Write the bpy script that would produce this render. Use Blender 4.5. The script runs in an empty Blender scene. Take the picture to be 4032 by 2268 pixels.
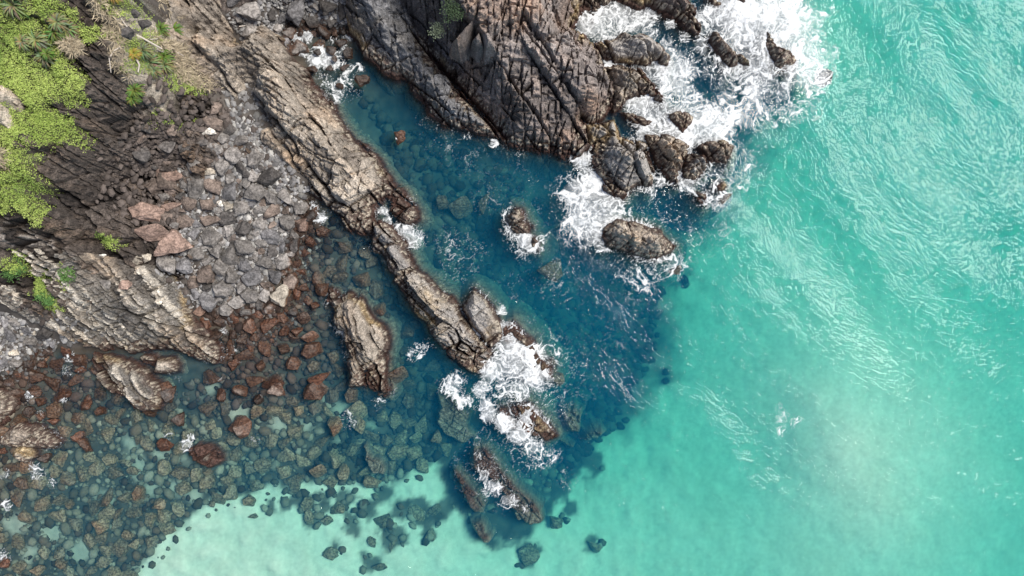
import bpy, bmesh, math, random
import numpy as np
from mathutils import Vector, Matrix, Euler, noise as mnoise

# ------------------------------------------------------------------ camera, sky, sun, exposure
CAM_H = 62.0            # drone height above the sea (m)
VIEW_W = 80.0           # metres of sea level seen across the picture
scene = bpy.context.scene
COL = scene.collection

cam_data = bpy.data.cameras.new('drone_camera')
cam_data.sensor_width = 36.0
cam_data.lens = 36.0 * CAM_H / VIEW_W
cam_data.clip_start = 1.0
cam_data.clip_end = 3000.0
cam = bpy.data.objects.new('drone_camera', cam_data)
cam.location = (0, 0, CAM_H)
COL.objects.link(cam)
scene.camera = cam

SUN_AZ = math.radians(68.0)      # measured clockwise from +Y (top of picture)
SUN_EL = math.radians(57.0)
sun_dir = Vector((math.sin(SUN_AZ) * math.cos(SUN_EL), math.cos(SUN_AZ) * math.cos(SUN_EL), math.sin(SUN_EL)))
world = bpy.data.worlds.new('World')
scene.world = world
world.use_nodes = True
wn = world.node_tree
wn.nodes.clear()
sky = wn.nodes.new('ShaderNodeTexSky')
sky.sky_type = 'NISHITA'
sky.sun_disc = False
sky.sun_elevation = SUN_EL
sky.sun_rotation = SUN_AZ
sky.dust_density = 2.5
bg = wn.nodes.new('ShaderNodeBackground')
bg.inputs['Strength'].default_value = 0.085
wo = wn.nodes.new('ShaderNodeOutputWorld')
wn.links.new(sky.outputs[0], bg.inputs['Color'])
wn.links.new(bg.outputs[0], wo.inputs['Surface'])

sd = bpy.data.lights.new('sun', 'SUN')
sd.energy = 3.5
sd.angle = math.radians(21.0)    # sun veiled by thin bright cloud
sd.color = (1.0, 0.95, 0.87)
sun = bpy.data.objects.new('sun', sd)
sun.rotation_euler = (-sun_dir).to_track_quat('-Z', 'Y').to_euler()
sun.location = sun_dir * 200
COL.objects.link(sun)

vs = scene.view_settings
vs.view_transform = 'Standard'
vs.look = 'None'
vs.exposure = 0.48
vs.gamma = 1.0
vs.use_curve_mapping = False
scene.render.film_transparent = False
scene.cycles.use_denoising = True
scene.cycles.max_bounces = 6
scene.cycles.transparent_max_bounces = 16
scene.cycles.volume_bounces = 0
scene.cycles.sample_clamp_indirect = 6.0

# ------------------------------------------------------------------ coordinates
# tracing tiles: crops of the survey at 1.907x, letter -> top-left corner in survey pixels (4032 wide)
TILE = dict(A=(0, 0), B=(1000, 0), C=(2000, 0), D=(0, 760), E=(1000, 760), F=(2000, 760),
            G=(0, 1508), H=(1000, 1508), I=(2000, 1508), J=(3032, 0), K=(3032, 760), L=(3032, 1508))
TS = 1.907
def W(t, x, y, z=0.0):
    ox, oy = TILE[t]
    px, py = ox + x / TS, oy + y / TS
    k = (1.0 - z / CAM_H) * VIEW_W / 4032.0
    return ((px - 2016.0) * k, -(py - 1134.0) * k)
def WD(x, y, z=0.0):           # overview units (2576 wide)
    k = (1.0 - z / CAM_H) * VIEW_W / 2576.0
    return ((x - 1288.0) * k, -(y - 724.5) * k)
MT = VIEW_W / 4032.0 / TS      # metres per tile unit
def poly(t, pts, z=0.0):
    return [W(t, x, y, z) if len(p) == 2 else None for p in pts for (x, y) in [p[:2]]]
def mixpoly(spec, z=0.0):
    """spec: list of (tile, [(x, y), ...]) chained together"""
    out = []
    for t, pts in spec:
        for p in pts:
            out.append(W(t, p[0], p[1], z))
    return out
def polyD(pts, z=0.0):
    return [WD(x, y, z) for x, y in pts]

# ------------------------------------------------------------------ numeric noise
def h2(ix, iy, seed):
    with np.errstate(over='ignore'):
        n = (ix.astype(np.int64) * 374761393 + iy.astype(np.int64) * 668265263 + np.int64(seed) * 974634779) & 0xFFFFFFFF
        n = ((n ^ (n >> 13)) * 1274126177) & 0xFFFFFFFF
        n = ((n ^ (n >> 16)) * 2246822519) & 0xFFFFFFFF
        n = n ^ (n >> 15)
    return (n & 0xFFFFFF).astype(np.float64) / 16777216.0
def vnoise(x, y, seed=0):
    ix, iy = np.floor(x), np.floor(y)
    fx, fy = x - ix, y - iy
    ux, uy = fx * fx * fx * (fx * (fx * 6 - 15) + 10), fy * fy * fy * (fy * (fy * 6 - 15) + 10)
    ix = ix.astype(np.int64); iy = iy.astype(np.int64)
    a, b = h2(ix, iy, seed), h2(ix + 1, iy, seed)
    c, d = h2(ix, iy + 1, seed), h2(ix + 1, iy + 1, seed)
    return (a + (b - a) * ux) * (1 - uy) + (c + (d - c) * ux) * uy
def fbm(x, y, octaves=4, seed=0, gain=0.5):
    s, a, tot = 0.0, 1.0, 0.0
    c, sn = math.cos(0.6), math.sin(0.6)
    for o in range(octaves):
        s = s + a * (vnoise(x, y, seed + o * 17) - 0.5)
        tot += a
        x, y = (x * c - y * sn) * 2.03 + 11.3, (x * sn + y * c) * 2.03 + 5.7
        a *= gain
    return s / tot * 2.0            # about -1..1
def sstep(a, b, x):
    t = np.clip((x - a) / (b - a), 0, 1)
    return t * t * (3 - 2 * t)
def sdf(P, X, Y):
    """signed distance to polygon, positive inside"""
    P = np.asarray(P, float)
    n = len(P)
    d2 = np.full(X.shape, 1e9)
    inside = np.zeros(X.shape, bool)
    for i in range(n):
        ax, ay = P[i]; bx, by = P[(i + 1) % n]
        ex, ey = bx - ax, by - ay
        wx, wy = X - ax, Y - ay
        l = ex * ex + ey * ey + 1e-12
        t = np.clip((wx * ex + wy * ey) / l, 0, 1)
        dx, dy = wx - ex * t, wy - ey * t
        d2 = np.minimum(d2, dx * dx + dy * dy)
        if abs(by - ay) > 1e-12:
            c = ((ay > Y) != (by > Y)) & (X < ex * (Y - ay) / (by - ay) + ax)
            inside ^= c
    d = np.sqrt(d2)
    return np.where(inside, d, -d)
def rbf_fit(pts):
    p = np.array(pts, float)
    n = len(p)
    r = np.hypot(p[:, None, 0] - p[None, :, 0], p[:, None, 1] - p[None, :, 1])
    A = np.zeros((n + 1, n + 1))
    A[:n, :n] = -r - np.eye(n) * 0.3
    A[:n, n] = 1; A[n, :n] = 1
    w = np.linalg.solve(A, np.append(p[:, 2], 0))
    return p, w
def rbf_eval(fit, X, Y):
    p, w = fit
    out = np.full(X.shape, w[-1])
    for (x, y, _), k in zip(p, w[:-1]):
        out -= k * np.hypot(X - x, Y - y)
    return out

# ------------------------------------------------------------------ mesh helpers
def mesh_np(name, V, F, col=None, smooth=False, attrs=None):
    """V (n,3); F (m,k) array of equal-sided faces"""
    me = bpy.data.meshes.new(name)
    V = np.ascontiguousarray(V, np.float32); F = np.ascontiguousarray(F, np.int32)
    k = F.shape[1]
    me.vertices.add(len(V)); me.vertices.foreach_set('co', V.ravel())
    me.loops.add(F.size); me.loops.foreach_set('vertex_index', F.ravel())
    me.polygons.add(len(F))
    me.polygons.foreach_set('loop_start', np.arange(0, F.size, k, dtype=np.int32))
    me.polygons.foreach_set('use_smooth', np.full(len(F), smooth, bool))
    if col is not None:
        a = me.attributes.new('Col', 'FLOAT_COLOR', 'POINT')
        c = np.ones((len(V), 4), np.float32); c[:, :3] = col
        a.data.foreach_set('color', c.ravel())
    for nm, val in (attrs or {}).items():
        a = me.attributes.new(nm, 'FLOAT', 'POINT')
        a.data.foreach_set('value', np.ascontiguousarray(val, np.float32))
    me.update(calc_edges=True)
    return me
def link(name, me, mat=None, parent=None):
    o = bpy.data.objects.new(name, me)
    COL.objects.link(o)
    if mat is not None and me is not None and not me.materials:
        me.materials.append(mat)
    if parent is not None:
        o.parent = parent
        o.matrix_parent_inverse = Matrix.Identity(4)
    return o
def tag(o, label=None, cat=None, group=None, kind=None):
    if label: o['label'] = label
    if cat: o['category'] = cat
    if group: o['group'] = group
    if kind: o['kind'] = kind
    return o
def subset(V, F, keep, *per_vertex):
    F = F[keep]
    used, inv = np.unique(F, return_inverse=True)
    return (V[used], inv.reshape(F.shape)) + tuple(a[used] for a in per_vertex)
def components(F, nv):
    """connected pieces of a face set: label per face"""
    lab = np.arange(nv)
    while True:
        m = lab[F].min(1)
        new = lab.copy()
        np.minimum.at(new, F.ravel(), np.repeat(m, F.shape[1]))
        new = new[new]
        if (new == lab).all(): break
        lab = new
    return lab[F[:, 0]]
def grid_faces(nx, ny):
    i = np.arange(nx * ny).reshape(ny, nx)
    return np.stack([i[:-1, :-1].ravel(), i[:-1, 1:].ravel(), i[1:, 1:].ravel(), i[1:, :-1].ravel()], 1)

# ------------------------------------------------------------------ materials
def new_mat(name):
    m = bpy.data.materials.new(name)
    m.use_nodes = True
    nt = m.node_tree
    nt.nodes.clear()
    out = nt.nodes.new('ShaderNodeOutputMaterial')
    return m, nt, out
class NT:
    def __init__(s, nt): s.nt = nt
    def n(s, typ, **kw):
        x = s.nt.nodes.new(typ)
        for k, v in kw.items():
            if k.startswith('i_'):
                x.inputs[k[2:].replace('_', ' ')].default_value = v
            else:
                setattr(x, k, v)
        return x
    def l(s, a, b): s.nt.links.new(a, b)
    def math(s, op, a, b=None, clamp=False):
        x = s.nt.nodes.new('ShaderNodeMath'); x.operation = op; x.use_clamp = clamp
        for i, v in enumerate((a, b)):
            if v is None: continue
            if isinstance(v, (int, float)): x.inputs[i].default_value = v
            else: s.l(v, x.inputs[i])
        return x.outputs[0]
    def mix(s, f, a, b, mode='MIX'):
        x = s.nt.nodes.new('ShaderNodeMix'); x.data_type = 'RGBA'; x.blend_type = mode
        for sock, v in ((x.inputs[0], f), (x.inputs[6], a), (x.inputs[7], b)):
            if isinstance(v, (int, float)): sock.default_value = v
            elif isinstance(v, tuple): sock.default_value = (*v, 1)
            else: s.l(v, sock)
        return x.outputs[2]
    def ramp(s, f, a, b, lo=0.0, hi=1.0):
        x = s.nt.nodes.new('ShaderNodeMapRange'); x.interpolation_type = 'SMOOTHSTEP'
        for i, v in ((1, a), (2, b), (3, lo), (4, hi)): x.inputs[i].default_value = v
        s.l(f, x.inputs[0])
        return x.outputs[0]
    def noise(s, vec, scale, detail=4, rough=0.6, dist=0.0):
        x = s.n('ShaderNodeTexNoise')
        x.inputs['Scale'].default_value = scale; x.inputs['Detail'].default_value = detail
        x.inputs['Roughness'].default_value = rough; x.inputs['Distortion'].default_value = dist
        s.l(vec, x.inputs['Vector'])
        return x.outputs[0]

def mat_rock(name='bedrock'):
    m, nt, out = new_mat(name); N = NT(nt)
    geo = N.n('ShaderNodeNewGeometry'); at = N.n('ShaderNodeAttribute', attribute_name='Col')
    p = geo.outputs['Position']
    n1 = N.noise(p, 9.0, 5, 0.65); n2 = N.noise(p, 2.2, 4, 0.6)
    k = N.math('MULTIPLY', N.ramp(n1, 0.34, 0.66, 0.55, 1.4), N.ramp(n2, 0.3, 0.7, 0.72, 1.25))
    c = N.mix(1.0, at.outputs['Color'], k, 'MULTIPLY')
    bs = N.n('ShaderNodeBsdfPrincipled'); bs.inputs['Specular IOR Level'].default_value = 0.25
    N.l(c, bs.inputs['Base Color'])
    z = N.n('ShaderNodeSeparateXYZ'); N.l(p, z.inputs[0])
    wet = N.ramp(z.outputs[2], 0.05, 0.5, 0.45, 0.88); N.l(wet, bs.inputs['Roughness'])
    b = N.n('ShaderNodeBump'); b.inputs['Strength'].default_value = 1.0; b.inputs['Distance'].default_value = 0.10
    N.l(N.noise(p, 7.0, 6, 0.7), b.inputs['Height']); N.l(b.outputs[0], bs.inputs['Normal'])
    N.l(bs.outputs[0], out.inputs[0])
    return m
def mat_boulder(name='boulder_stone'):
    """loose stone: own tint from the object colour, rusty weed coat near the waterline, algae below it"""
    m, nt, out = new_mat(name); N = NT(nt)
    geo = N.n('ShaderNodeNewGeometry'); oi = N.n('ShaderNodeObjectInfo'); tc = N.n('ShaderNodeTexCoord')
    p = geo.outputs['Position']
    n1 = N.noise(p, 7.0, 5, 0.65); n2 = N.noise(p, 1.8, 4, 0.6, 0.5)
    k = N.math('MULTIPLY', N.ramp(n1, 0.34, 0.66, 0.6, 1.35), N.ramp(n2, 0.3, 0.7, 0.6, 1.4))
    tint = N.mix(1.0, oi.outputs['Color'], (4.6, 4.6, 4.6), 'MULTIPLY')
    c = N.mix(1.0, oi.outputs['Color'], k, 'MULTIPLY')
    z = N.n('ShaderNodeSeparateXYZ'); N.l(p, z.inputs[0])
    zz = N.math('ADD', z.outputs[2], N.math('MULTIPLY', N.math('SUBTRACT', n2, 0.5), 0.5))
    weedc = N.mix(N.ramp(n1, 0.38, 0.62), (0.034, 0.023, 0.020), (0.105, 0.068, 0.050))
    weedc = N.mix(0.75, weedc, N.mix(1.0, weedc, N.mix(1.0, tint, (1.6, 1.6, 1.6), 'MULTIPLY'), 'MULTIPLY'))
    dry = N.ramp(zz, 0.22, 0.55)
    c = N.mix(dry, weedc, c)
    algc = N.mix(N.ramp(n1, 0.35, 0.65), (0.05, 0.040, 0.032), (0.22, 0.18, 0.138))
    algc = N.mix(0.8, algc, N.mix(1.0, algc, tint, 'MULTIPLY'))
    sub = N.ramp(zz, -0.55, -0.1)
    c = N.mix(sub, algc, c)
    bs = N.n('ShaderNodeBsdfPrincipled'); bs.inputs['Specular IOR Level'].default_value = 0.25
    N.l(c, bs.inputs['Base Color']); N.l(N.ramp(zz, 0.2, 0.6, 0.4, 0.85), bs.inputs['Roughness'])
    b = N.n('ShaderNodeBump'); b.inputs['Strength'].default_value = 0.8; b.inputs['Distance'].default_value = 0.05
    N.l(N.noise(p, 8.0, 6, 0.7), b.inputs['Height']); N.l(b.outputs[0], bs.inputs['Normal'])
    N.l(bs.outputs[0], out.inputs[0])
    return m
def mat_col(name, rough=0.8, nscale=12.0, namp=0.6, translucent=0.0):
    m, nt, out = new_mat(name); N = NT(nt)
    geo = N.n('ShaderNodeNewGeometry'); at = N.n('ShaderNodeAttribute', attribute_name='Col')
    n1 = N.noise(geo.outputs['Position'], nscale, 4, 0.6)
    k = N.math('ADD', N.math('MULTIPLY', n1, namp), 1.0 - namp * 0.5)
    c = N.mix(1.0, at.outputs['Color'], k, 'MULTIPLY')
    bs = N.n('ShaderNodeBsdfPrincipled'); bs.inputs['Roughness'].default_value = rough
    bs.inputs['Specular IOR Level'].default_value = 0.2
    N.l(c, bs.inputs['Base Color'])
    if translucent:
        tr = N.n('ShaderNodeBsdfTranslucent'); N.l(c, tr.inputs[0])
        mx = N.n('ShaderNodeMixShader'); mx.inputs[0].default_value = translucent
        N.l(bs.outputs[0], mx.inputs[1]); N.l(tr.outputs[0], mx.inputs[2]); N.l(mx.outputs[0], out.inputs[0])
    else:
        N.l(bs.outputs[0], out.inputs[0])
    return m
def mat_water():
    m, nt, out = new_mat('sea_water'); N = NT(nt)
    geo = N.n('ShaderNodeNewGeometry')
    def st(rot, sx, sy):
        mp = N.n('ShaderNodeMapping'); mp.vector_type = 'TEXTURE'
        mp.inputs['Rotation'].default_value = (0, 0, math.radians(rot)); mp.inputs['Scale'].default_value = (sx, sy, 1)
        N.l(geo.outputs['Position'], mp.inputs[0])
        return mp.outputs[0]
    hs = N.math('ADD', N.math('MULTIPLY', N.noise(st(-36, 0.52, 0.28), 1.0, 1, 0.55, 0.4), 0.054), N.math('MULTIPLY', N.noise(st(-62, 0.34, 0.17), 1.0, 0, 0.5, 0.0), 0.014))
    bp = N.n('ShaderNodeBump'); bp.inputs['Strength'].default_value = 1.0; bp.inputs['Distance'].default_value = 1.0
    N.l(hs, bp.inputs['Height'])
    gl = N.n('ShaderNodeBsdfGlossy'); gl.inputs['Roughness'].default_value = 0.015
    N.l(bp.outputs[0], gl.inputs['Normal'])
    fr = N.n('ShaderNodeFresnel'); fr.inputs['IOR'].default_value = 1.34
    tr = N.n('ShaderNodeBsdfTransparent')
    mx = N.n('ShaderNodeMixShader')
    N.l(N.math('MULTIPLY', fr.outputs[0], 0.38), mx.inputs[0]); N.l(tr.outputs[0], mx.inputs[1]); N.l(gl.outputs[0], mx.inputs[2])
    N.l(mx.outputs[0], out.inputs['Surface'])
    va = N.n('ShaderNodeVolumeAbsorption'); va.inputs['Color'].default_value = (0.0, 0.86, 0.928, 1); va.inputs['Density'].default_value = 0.265
    vsn = N.n('ShaderNodeVolumeScatter'); vsn.inputs['Color'].default_value = (0.01, 0.36, 0.80, 1); vsn.inputs['Density'].default_value = 0.130
    ad = N.n('ShaderNodeAddShader'); N.l(va.outputs[0], ad.inputs[0]); N.l(vsn.outputs[0], ad.inputs[1])
    N.l(ad.outputs[0], out.inputs['Volume'])
    return m
M_ROCK = mat_rock()
M_BOULDER = mat_boulder()
M_WATER = mat_water()
M_SEABED = mat_col('seabed_floor', 0.9, 3.0, 0.5)

# ------------------------------------------------------------------ terrain heights
TERRAIN_PTS = [WD(x, y, max(z, 0)) + (z,) for x, y, z in [
    # open sea floor
    (1900, 700, -4.3), (2576, 1449, -3.6), (2576, 700, -4.8), (2576, 0, -5), (2050, 350, -5), (2150, 1150, -1.8), (2100, 1000, -2.3), (2230, 1300, -2.1), (1950, 1150, -3.9),
    (1750, 1200, -4.0), (1500, 1400, -3.2), (1100, 1430, -2.1), (700, 1400, -1.6), (450, 1420, -1.4), (900, 1280, -2.1), (1150, 1250, -2.6), (1650, 800, -5.2),
    (1600, 950, -5.2), (1450, 700, -5.2), (1500, 1050, -4.8), (1320, 640, -4.2), (1220, 520, -3.2), (1100, 420, -3.0), (960, 300, -2.6), (880, 210, -1.7),
    (810, 150, -0.9), (745, 80, -0.15), (770, 100, -0.4), (700, 30, 0.8), (650, 20, 2.2), (640, -80, 4), (1350, 450, -4), (1700, 560, -4.6), (1850, 450, -4.6), (1250, 800, -4.5), (1400, 1200, -4.2),
    (2100, -150, -4), (1800, -100, -2), (1900, 100, -2.5), (1750, 200, -3),
    (2900, 1800, -4), (1500, 1800, -3), (600, 1800, -1.5), (2900, -300, -6), (0, 1800, -1.2), (-300, 1400, -0.3),
    # shallow boulder flats
    (770, 650, -0.6), (850, 600, -0.9), (900, 700, -1.5), (1000, 800, -2.4), (1050, 900, -2.9), (1100, 1000, -3.1), (1000, 1100, -2.7), (800, 820, -0.9), (700, 900, -0.6),
    (600, 950, -0.6), (650, 1050, -1.0), (850, 1000, -1.7), (800, 1100, -1.9), (500, 1100, -1.1), (300, 1100, -1.2), (200, 1150, -1.1), (100, 1050, -0.45), (50, 1250, -0.9),
    (300, 1300, -1.4), (600, 1200, -1.8), (200, 1000, -0.5), (250, 900, -0.4), (900, 560, -1.2), (840, 540, -0.7),
    (400, 905, -0.9), (470, 915, -0.9), (330, 890, -0.5), (880, 280, -2.4), (850, 240, -1.7), (520, 930, -0.8),
    # beach
    (620, 600, 1.1), (560, 560, 1.6), (700, 620, 0.45), (640, 720, 0.5), (560, 740, 0.5), (735, 640, 0.0), (700, 760, 0.0), (630, 795, 0.0), (560, 805, -0.1),
    (785, 530, -0.05), (745, 560, 0.25), (760, 480, 0.5), (720, 430, 1.2), (660, 360, 1.9), (610, 300, 2.3), (600, 440, 2.2), (500, 470, 2.6), (470, 560, 2.4), (490, 680, 1.3), (430, 560, 3.0),
    # hillside
    (-20, -20, 13.5), (150, 60, 12.4), (230, 180, 10.6), (0, 180, 12.2), (0, 290, 11.4), (180, 320, 9.6), (90, 440, 9.4), (100, 540, 8.0), (0, 540, 8.8), (300, 300, 7.2),
    (200, 400, 7.6), (270, 430, 5.0), (330, 200, 8.6), (385, 150, 7.2), (395, 20, 7.8), (300, 60, 10.4), (400, 320, 5.2), (300, 520, 3.8), (380, 420, 3.2), (480, 250, 4.6), (560, 220, 2.4),
    (440, 390, 3.0), (200, 560, 6.0), (120, 640, 6.0), (280, 620, 3.8), (0, 640, 6.6), (90, 740, 4.4), (200, 800, 2.4), (20, 720, 4.6), (350, 700, 2.2),
    (-60, 830, 2.6), (0, 800, 1.7), (30, 880, 0.8), (95, 905, 0.02), (140, 900, -0.3), (0, 960, 0.15), (45, 1000, -0.15), (-200, 300, 14), (-200, -150, 15), (-150, 650, 9), (200, -200, 14), (400, -150, 8.5), (500, -90, 3.0), (490, 90, 2.6), (480, 20, 2.8), (560, 40, 2.4), (530, 150, 2.4), (418, 90, 6.8), (440, 160, 5.8),
    # floor hidden beneath the headlands
    (1480, 55, -1.3), (1545, 60, -1.6), (1300, 200, 0.5), (1200, 60, 1.5), (1500, 120, -0.5), (1000, 80, 0.5), (1300, -150, 4), (900, -100, 3.5), (1600, -120, 0), (800, 350, 0.3), (900, 480, -0.6), (700, 200, 1.5),
]]
TFIT = rbf_fit(TERRAIN_PTS)
HILL_POLY = polyD([(-400, -260), (450, -260), (445, -20), (440, 60), (485, 150), (530, 250), (540, 300), (510, 350), (470, 420), (455, 470), (430, 540), (440, 620), (420, 700), (330, 820), (230, 850), (150, 880), (95, 835), (35, 790), (-20, 765), (-400, 740)], 5.0)
def terrain_z(X, Y):
    return rbf_eval(TFIT, X, Y)
def tz(x, y):
    return float(terrain_z(np.array([x]), np.array([y]))[0])
SAND_POLY = polyD([(2000, -9000), (2075, 100), (2085, 190), (1930, 420), (1850, 560), (1745, 650), (1710, 830), (1700, 950), (1610, 1040), (1570, 1105), (1490, 1150), (1490, 1220), (1410, 1280), (1400, 1335), (1290, 1395),
    (1215, 1400), (1160, 1330), (1120, 1260), (1090, 1180), (1030, 1200), (960, 1230), (880, 1235), (760, 1225), (700, 1245), (640, 1235), (560, 1265), (480, 1290), (430, 1330), (390, 1360), (340, 1420), (310, 1500), (280, 9000), (14000, 9000), (14000, -9000)])
SAND_POOLS = [(450, 1165, 22), (385, 1150, 18), (590, 1050, 22), (330, 1180, 26), (250, 1265, 24), (360, 1245, 20), (420, 1230, 18), (180, 1400, 30), (110, 1350, 25), (20, 1330, 25), (690, 1075, 22), (760, 1080, 18),
              (830, 1120, 16), (520, 990, 20), (850, 1030, 22), (300, 1120, 20), (470, 1255, 16), (800, 1005, 14), (240, 1340, 15), (60, 1400, 20), (920, 1080, 15)]
REEFS = [(1330, 1425, 38), (1440, 1320, 26), (1400, 1270, 40), (1700, 965, 20), (1505, 1408, 26), (1740, 690, 26), (1690, 690, 30), (1770, 715, 16), (1500, 1190, 40), (1450, 1180, 40), (1590, 1060, 40),
         (860, 1270, 30), (870, 1330, 34), (905, 1300, 30), (950, 1265, 24), (1000, 1310, 30), (1060, 1310, 46), (1100, 1300, 36), (985, 1370, 34), (960, 1340, 20), (770, 1330, 24), (760, 1280, 32), (800, 1260, 24), (830, 1400, 24),
         (1060, 1370, 20), (725, 1265, 18), (700, 1280, 14), (920, 1435, 26), (800, 1300, 20), (1010, 1380, 14), (660, 1290, 14)]

def seabed_color(X, Y, Z):
    w = fbm(X * 0.8, Y * 0.8, 4, 5) * 0.9 + fbm(X * 3.1, Y * 3.1, 3, 9) * 0.25
    d = sdf(SAND_POLY, X, Y) + w
    soft = np.where(X > 6, 2.4, 0.5)
    d = d + np.where(X > 6, fbm(X / 3.5, Y / 3.5, 3, 15) * 1.3, 0)
    s = sstep(-soft, soft, d)
    for x, y, r in SAND_POOLS:
        px, py = WD(x, y); rr = r * VIEW_W / 2576
        s = np.maximum(s, sstep(0.45, -0.45, np.hypot(X - px, Y - py) - rr * 0.9 + w * 0.9) * 0.5)
    for x, y, r in REEFS:
        px, py = WD(x, y); rr = r * VIEW_W / 2576
        sf = 0.25 if px < 8 else 0.6
        s = s * (1 - sstep(sf, -sf, np.hypot((X - px), (Y - py)) - rr * 0.85 + w * 0.9) * (0.9 if px < 8 else 0.7))
    sand = np.stack([0.60 + 0.05 * w, 0.535 + 0.05 * w, 0.455 + 0.05 * w], -1)
    v = 0.55 + 0.45 * fbm(X * 2.0, Y * 2.0, 4, 21)
    rock = np.stack([0.085 * v + .015, 0.068 * v + .015, 0.052 * v + .013], -1)
    dry = np.stack([0.10 * v + .03, 0.088 * v + .027, 0.078 * v + .025], -1)
    k = sstep(0.1, 0.5, Z)[..., None]
    rock = rock * (1 - k) + dry * k
    s = (s * sstep(0.2, -0.3, Z))[..., None]
    return rock * (1 - s) + sand * s

def graded(lo, hi, step, far):
    core = np.arange(lo, hi + step * 0.5, step)
    out, s, x = [], step, hi
    while x < far:
        s *= 1.35; x += s; out.append(x)
    inn, s, x = [], step, lo
    while x > -far:
        s *= 1.35; x -= s; inn.append(x)
    return np.concatenate([inn[::-1], core, out])
def build_seabed():
    xs, ys = graded(-48, 46, 0.22, 400), graded(-29, 29, 0.22, 400)
    X, Y = np.meshgrid(xs, ys)
    Xc, Yc = np.clip(X, -52, 50), np.clip(Y, -34, 34)
    Z = terrain_z(Xc, Yc)
    Z = np.where(Z < 0, np.maximum(Z, -6.5), Z)
    Z += fbm(X * 0.9, Y * 0.9, 3, 3) * np.clip(0.22 - 0.12 * (X > 14), 0.05, 1) + fbm(X * 3, Y * 3, 2, 4) * 0.05
    hd = sdf(HILL_POLY, Xc, Yc)
    Z = Z - 2.6 * sstep(0.2, 1.6, hd)                    # tucked under the hillside sheet
    C = seabed_color(X, Y, Z)
    V = np.stack([X.ravel(), Y.ravel(), Z.ravel()], 1)
    me = mesh_np('seabed', V, grid_faces(len(xs), len(ys)), C.reshape(-1, 3), True)
    tag(link('seabed', me, M_SEABED), 'sandy and rocky sea floor rising to the beach', 'seabed', kind='structure')
build_seabed()

def swell(X, Y):
    """long swell: also lifts the foam"""
    c, s = math.cos(math.radians(-50)), math.sin(math.radians(-50))
    A, B = X * c + Y * s, -X * s + Y * c
    return 0.22 * fbm(A / 11, B / 4.0, 2, 41)
def ripples(X, Y):
    z = 0.0
    wx, wy = fbm(X / 2.2, Y / 2.2, 3, 61) * 0.7, fbm(X / 2.2, Y / 2.2, 3, 67) * 0.7
    c, s = math.cos(math.radians(-50)), math.sin(math.radians(-50))
    A, B = X * c + Y * s, -X * s + Y * c
    gust = 0.75 + 0.85 * np.clip(0.35 + 1.3 * fbm(A / 13, B / 4.5, 3, 71), 0, 1.2)     # cat's paws, drawn out along the swell
    for rot, la, lb, amp, sd_ in ((-44, 4.5, 1.7, 0.045, 47), (-36, 1.1, 0.55, 0.012, 53), (-66, 0.8, 0.45, 0.010, 57)):
        c, s = math.cos(math.radians(rot)), math.sin(math.radians(rot))
        A, B = (X + wx) * c + (Y + wy) * s, -(X + wx) * s + (Y + wy) * c
        n = vnoise(A / la, B / lb, sd_) * 2 - 1
        n = n - 0.35 * n * n                                   # sharper crests
        z = z + amp * (n if la < 2 else n)
    return z * gust
def build_water():
    xs, ys = graded(-41, 41, 0.15, 380), graded(-23.5, 23.5, 0.15, 380)
    X, Y = np.meshgrid(xs, ys)
    Z = swell(X, Y) + ripples(X, Y)
    n = X.size
    V = np.stack([X.ravel(), Y.ravel(), Z.ravel()], 1)
    F = grid_faces(len(xs), len(ys))
    lo, hi = V[:, :2].min(0), V[:, :2].max(0)
    # closed body: sides and bottom
    nx, ny = len(xs), len(ys)
    idx = np.arange(n).reshape(ny, nx)
    ring = np.concatenate([idx[0, :-1], idx[:-1, -1], idx[-1, :0:-1], idx[:0:-1, 0]])
    Vb = V[ring].copy(); Vb[:, 2] = -30
    V2 = np.vstack([V, Vb]); m = len(ring)
    rb = np.arange(n, n + m)
    side = np.stack([ring, np.roll(ring, -1), np.roll(rb, -1), rb], 1)[:, ::-1]
    me = mesh_np('sea', V2, np.vstack([F, side]), None, True)
    bm = bmesh.new(); bm.from_mesh(me); bm.verts.ensure_lookup_table()
    bm.faces.new([bm.verts[i] for i in rb[::-1]])
    bmesh.ops.recalc_face_normals(bm, faces=bm.faces)
    bm.to_mesh(me); bm.free()
    tag(link('sea_water', me, M_WATER), 'clear turquoise and blue sea water around the rocks', 'water', kind='structure')
build_water()

# ------------------------------------------------------------------ rock outcrops
def bricks(s, t, ls, lt, seed, jit=0.38):
    """uneven jointed blocks: returns cell hash (0..1), integer id, distance to nearest joint (m), local coords"""
    r = t / lt
    i = np.floor(r)
    j0 = (h2(i, i * 0, seed) - 0.5) * 2 * jit; j1 = (h2(i + 1, i * 0, seed) - 0.5) * 2 * jit
    i = np.where(r < i + j0, i - 1, np.where(r >= i + 1 + j1, i + 1, i))
    b0 = i + (h2(i, i * 0, seed) - 0.5) * 2 * jit; b1 = i + 1 + (h2(i + 1, i * 0, seed) - 0.5) * 2 * jit
    dt = np.minimum(r - b0, b1 - r) * lt
    lsr = ls * (0.6 + 0.9 * h2(i, i * 0 + 7, seed + 3))
    q = s / lsr + h2(i, i * 0 + 3, seed + 1) * 10
    k = np.floor(q)
    def e(k): return (h2(k, i, seed + 5) - 0.5) * 2 * jit
    k = np.where(q < k + e(k), k - 1, np.where(q >= k + 1 + e(k + 1), k + 1, k))
    a0 = k + e(k); a1 = k + 1 + e(k + 1)
    ds = np.minimum(q - a0, a1 - q) * lsr
    cid = (i.astype(np.int64) + 5000) * 100000 + k.astype(np.int64) + 50000
    return h2(i, k, seed + 9), cid, np.minimum(dt, ds), (q - a0) / (a1 - a0) - 0.5, (r - b0) / (b1 - b0) - 0.5

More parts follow.
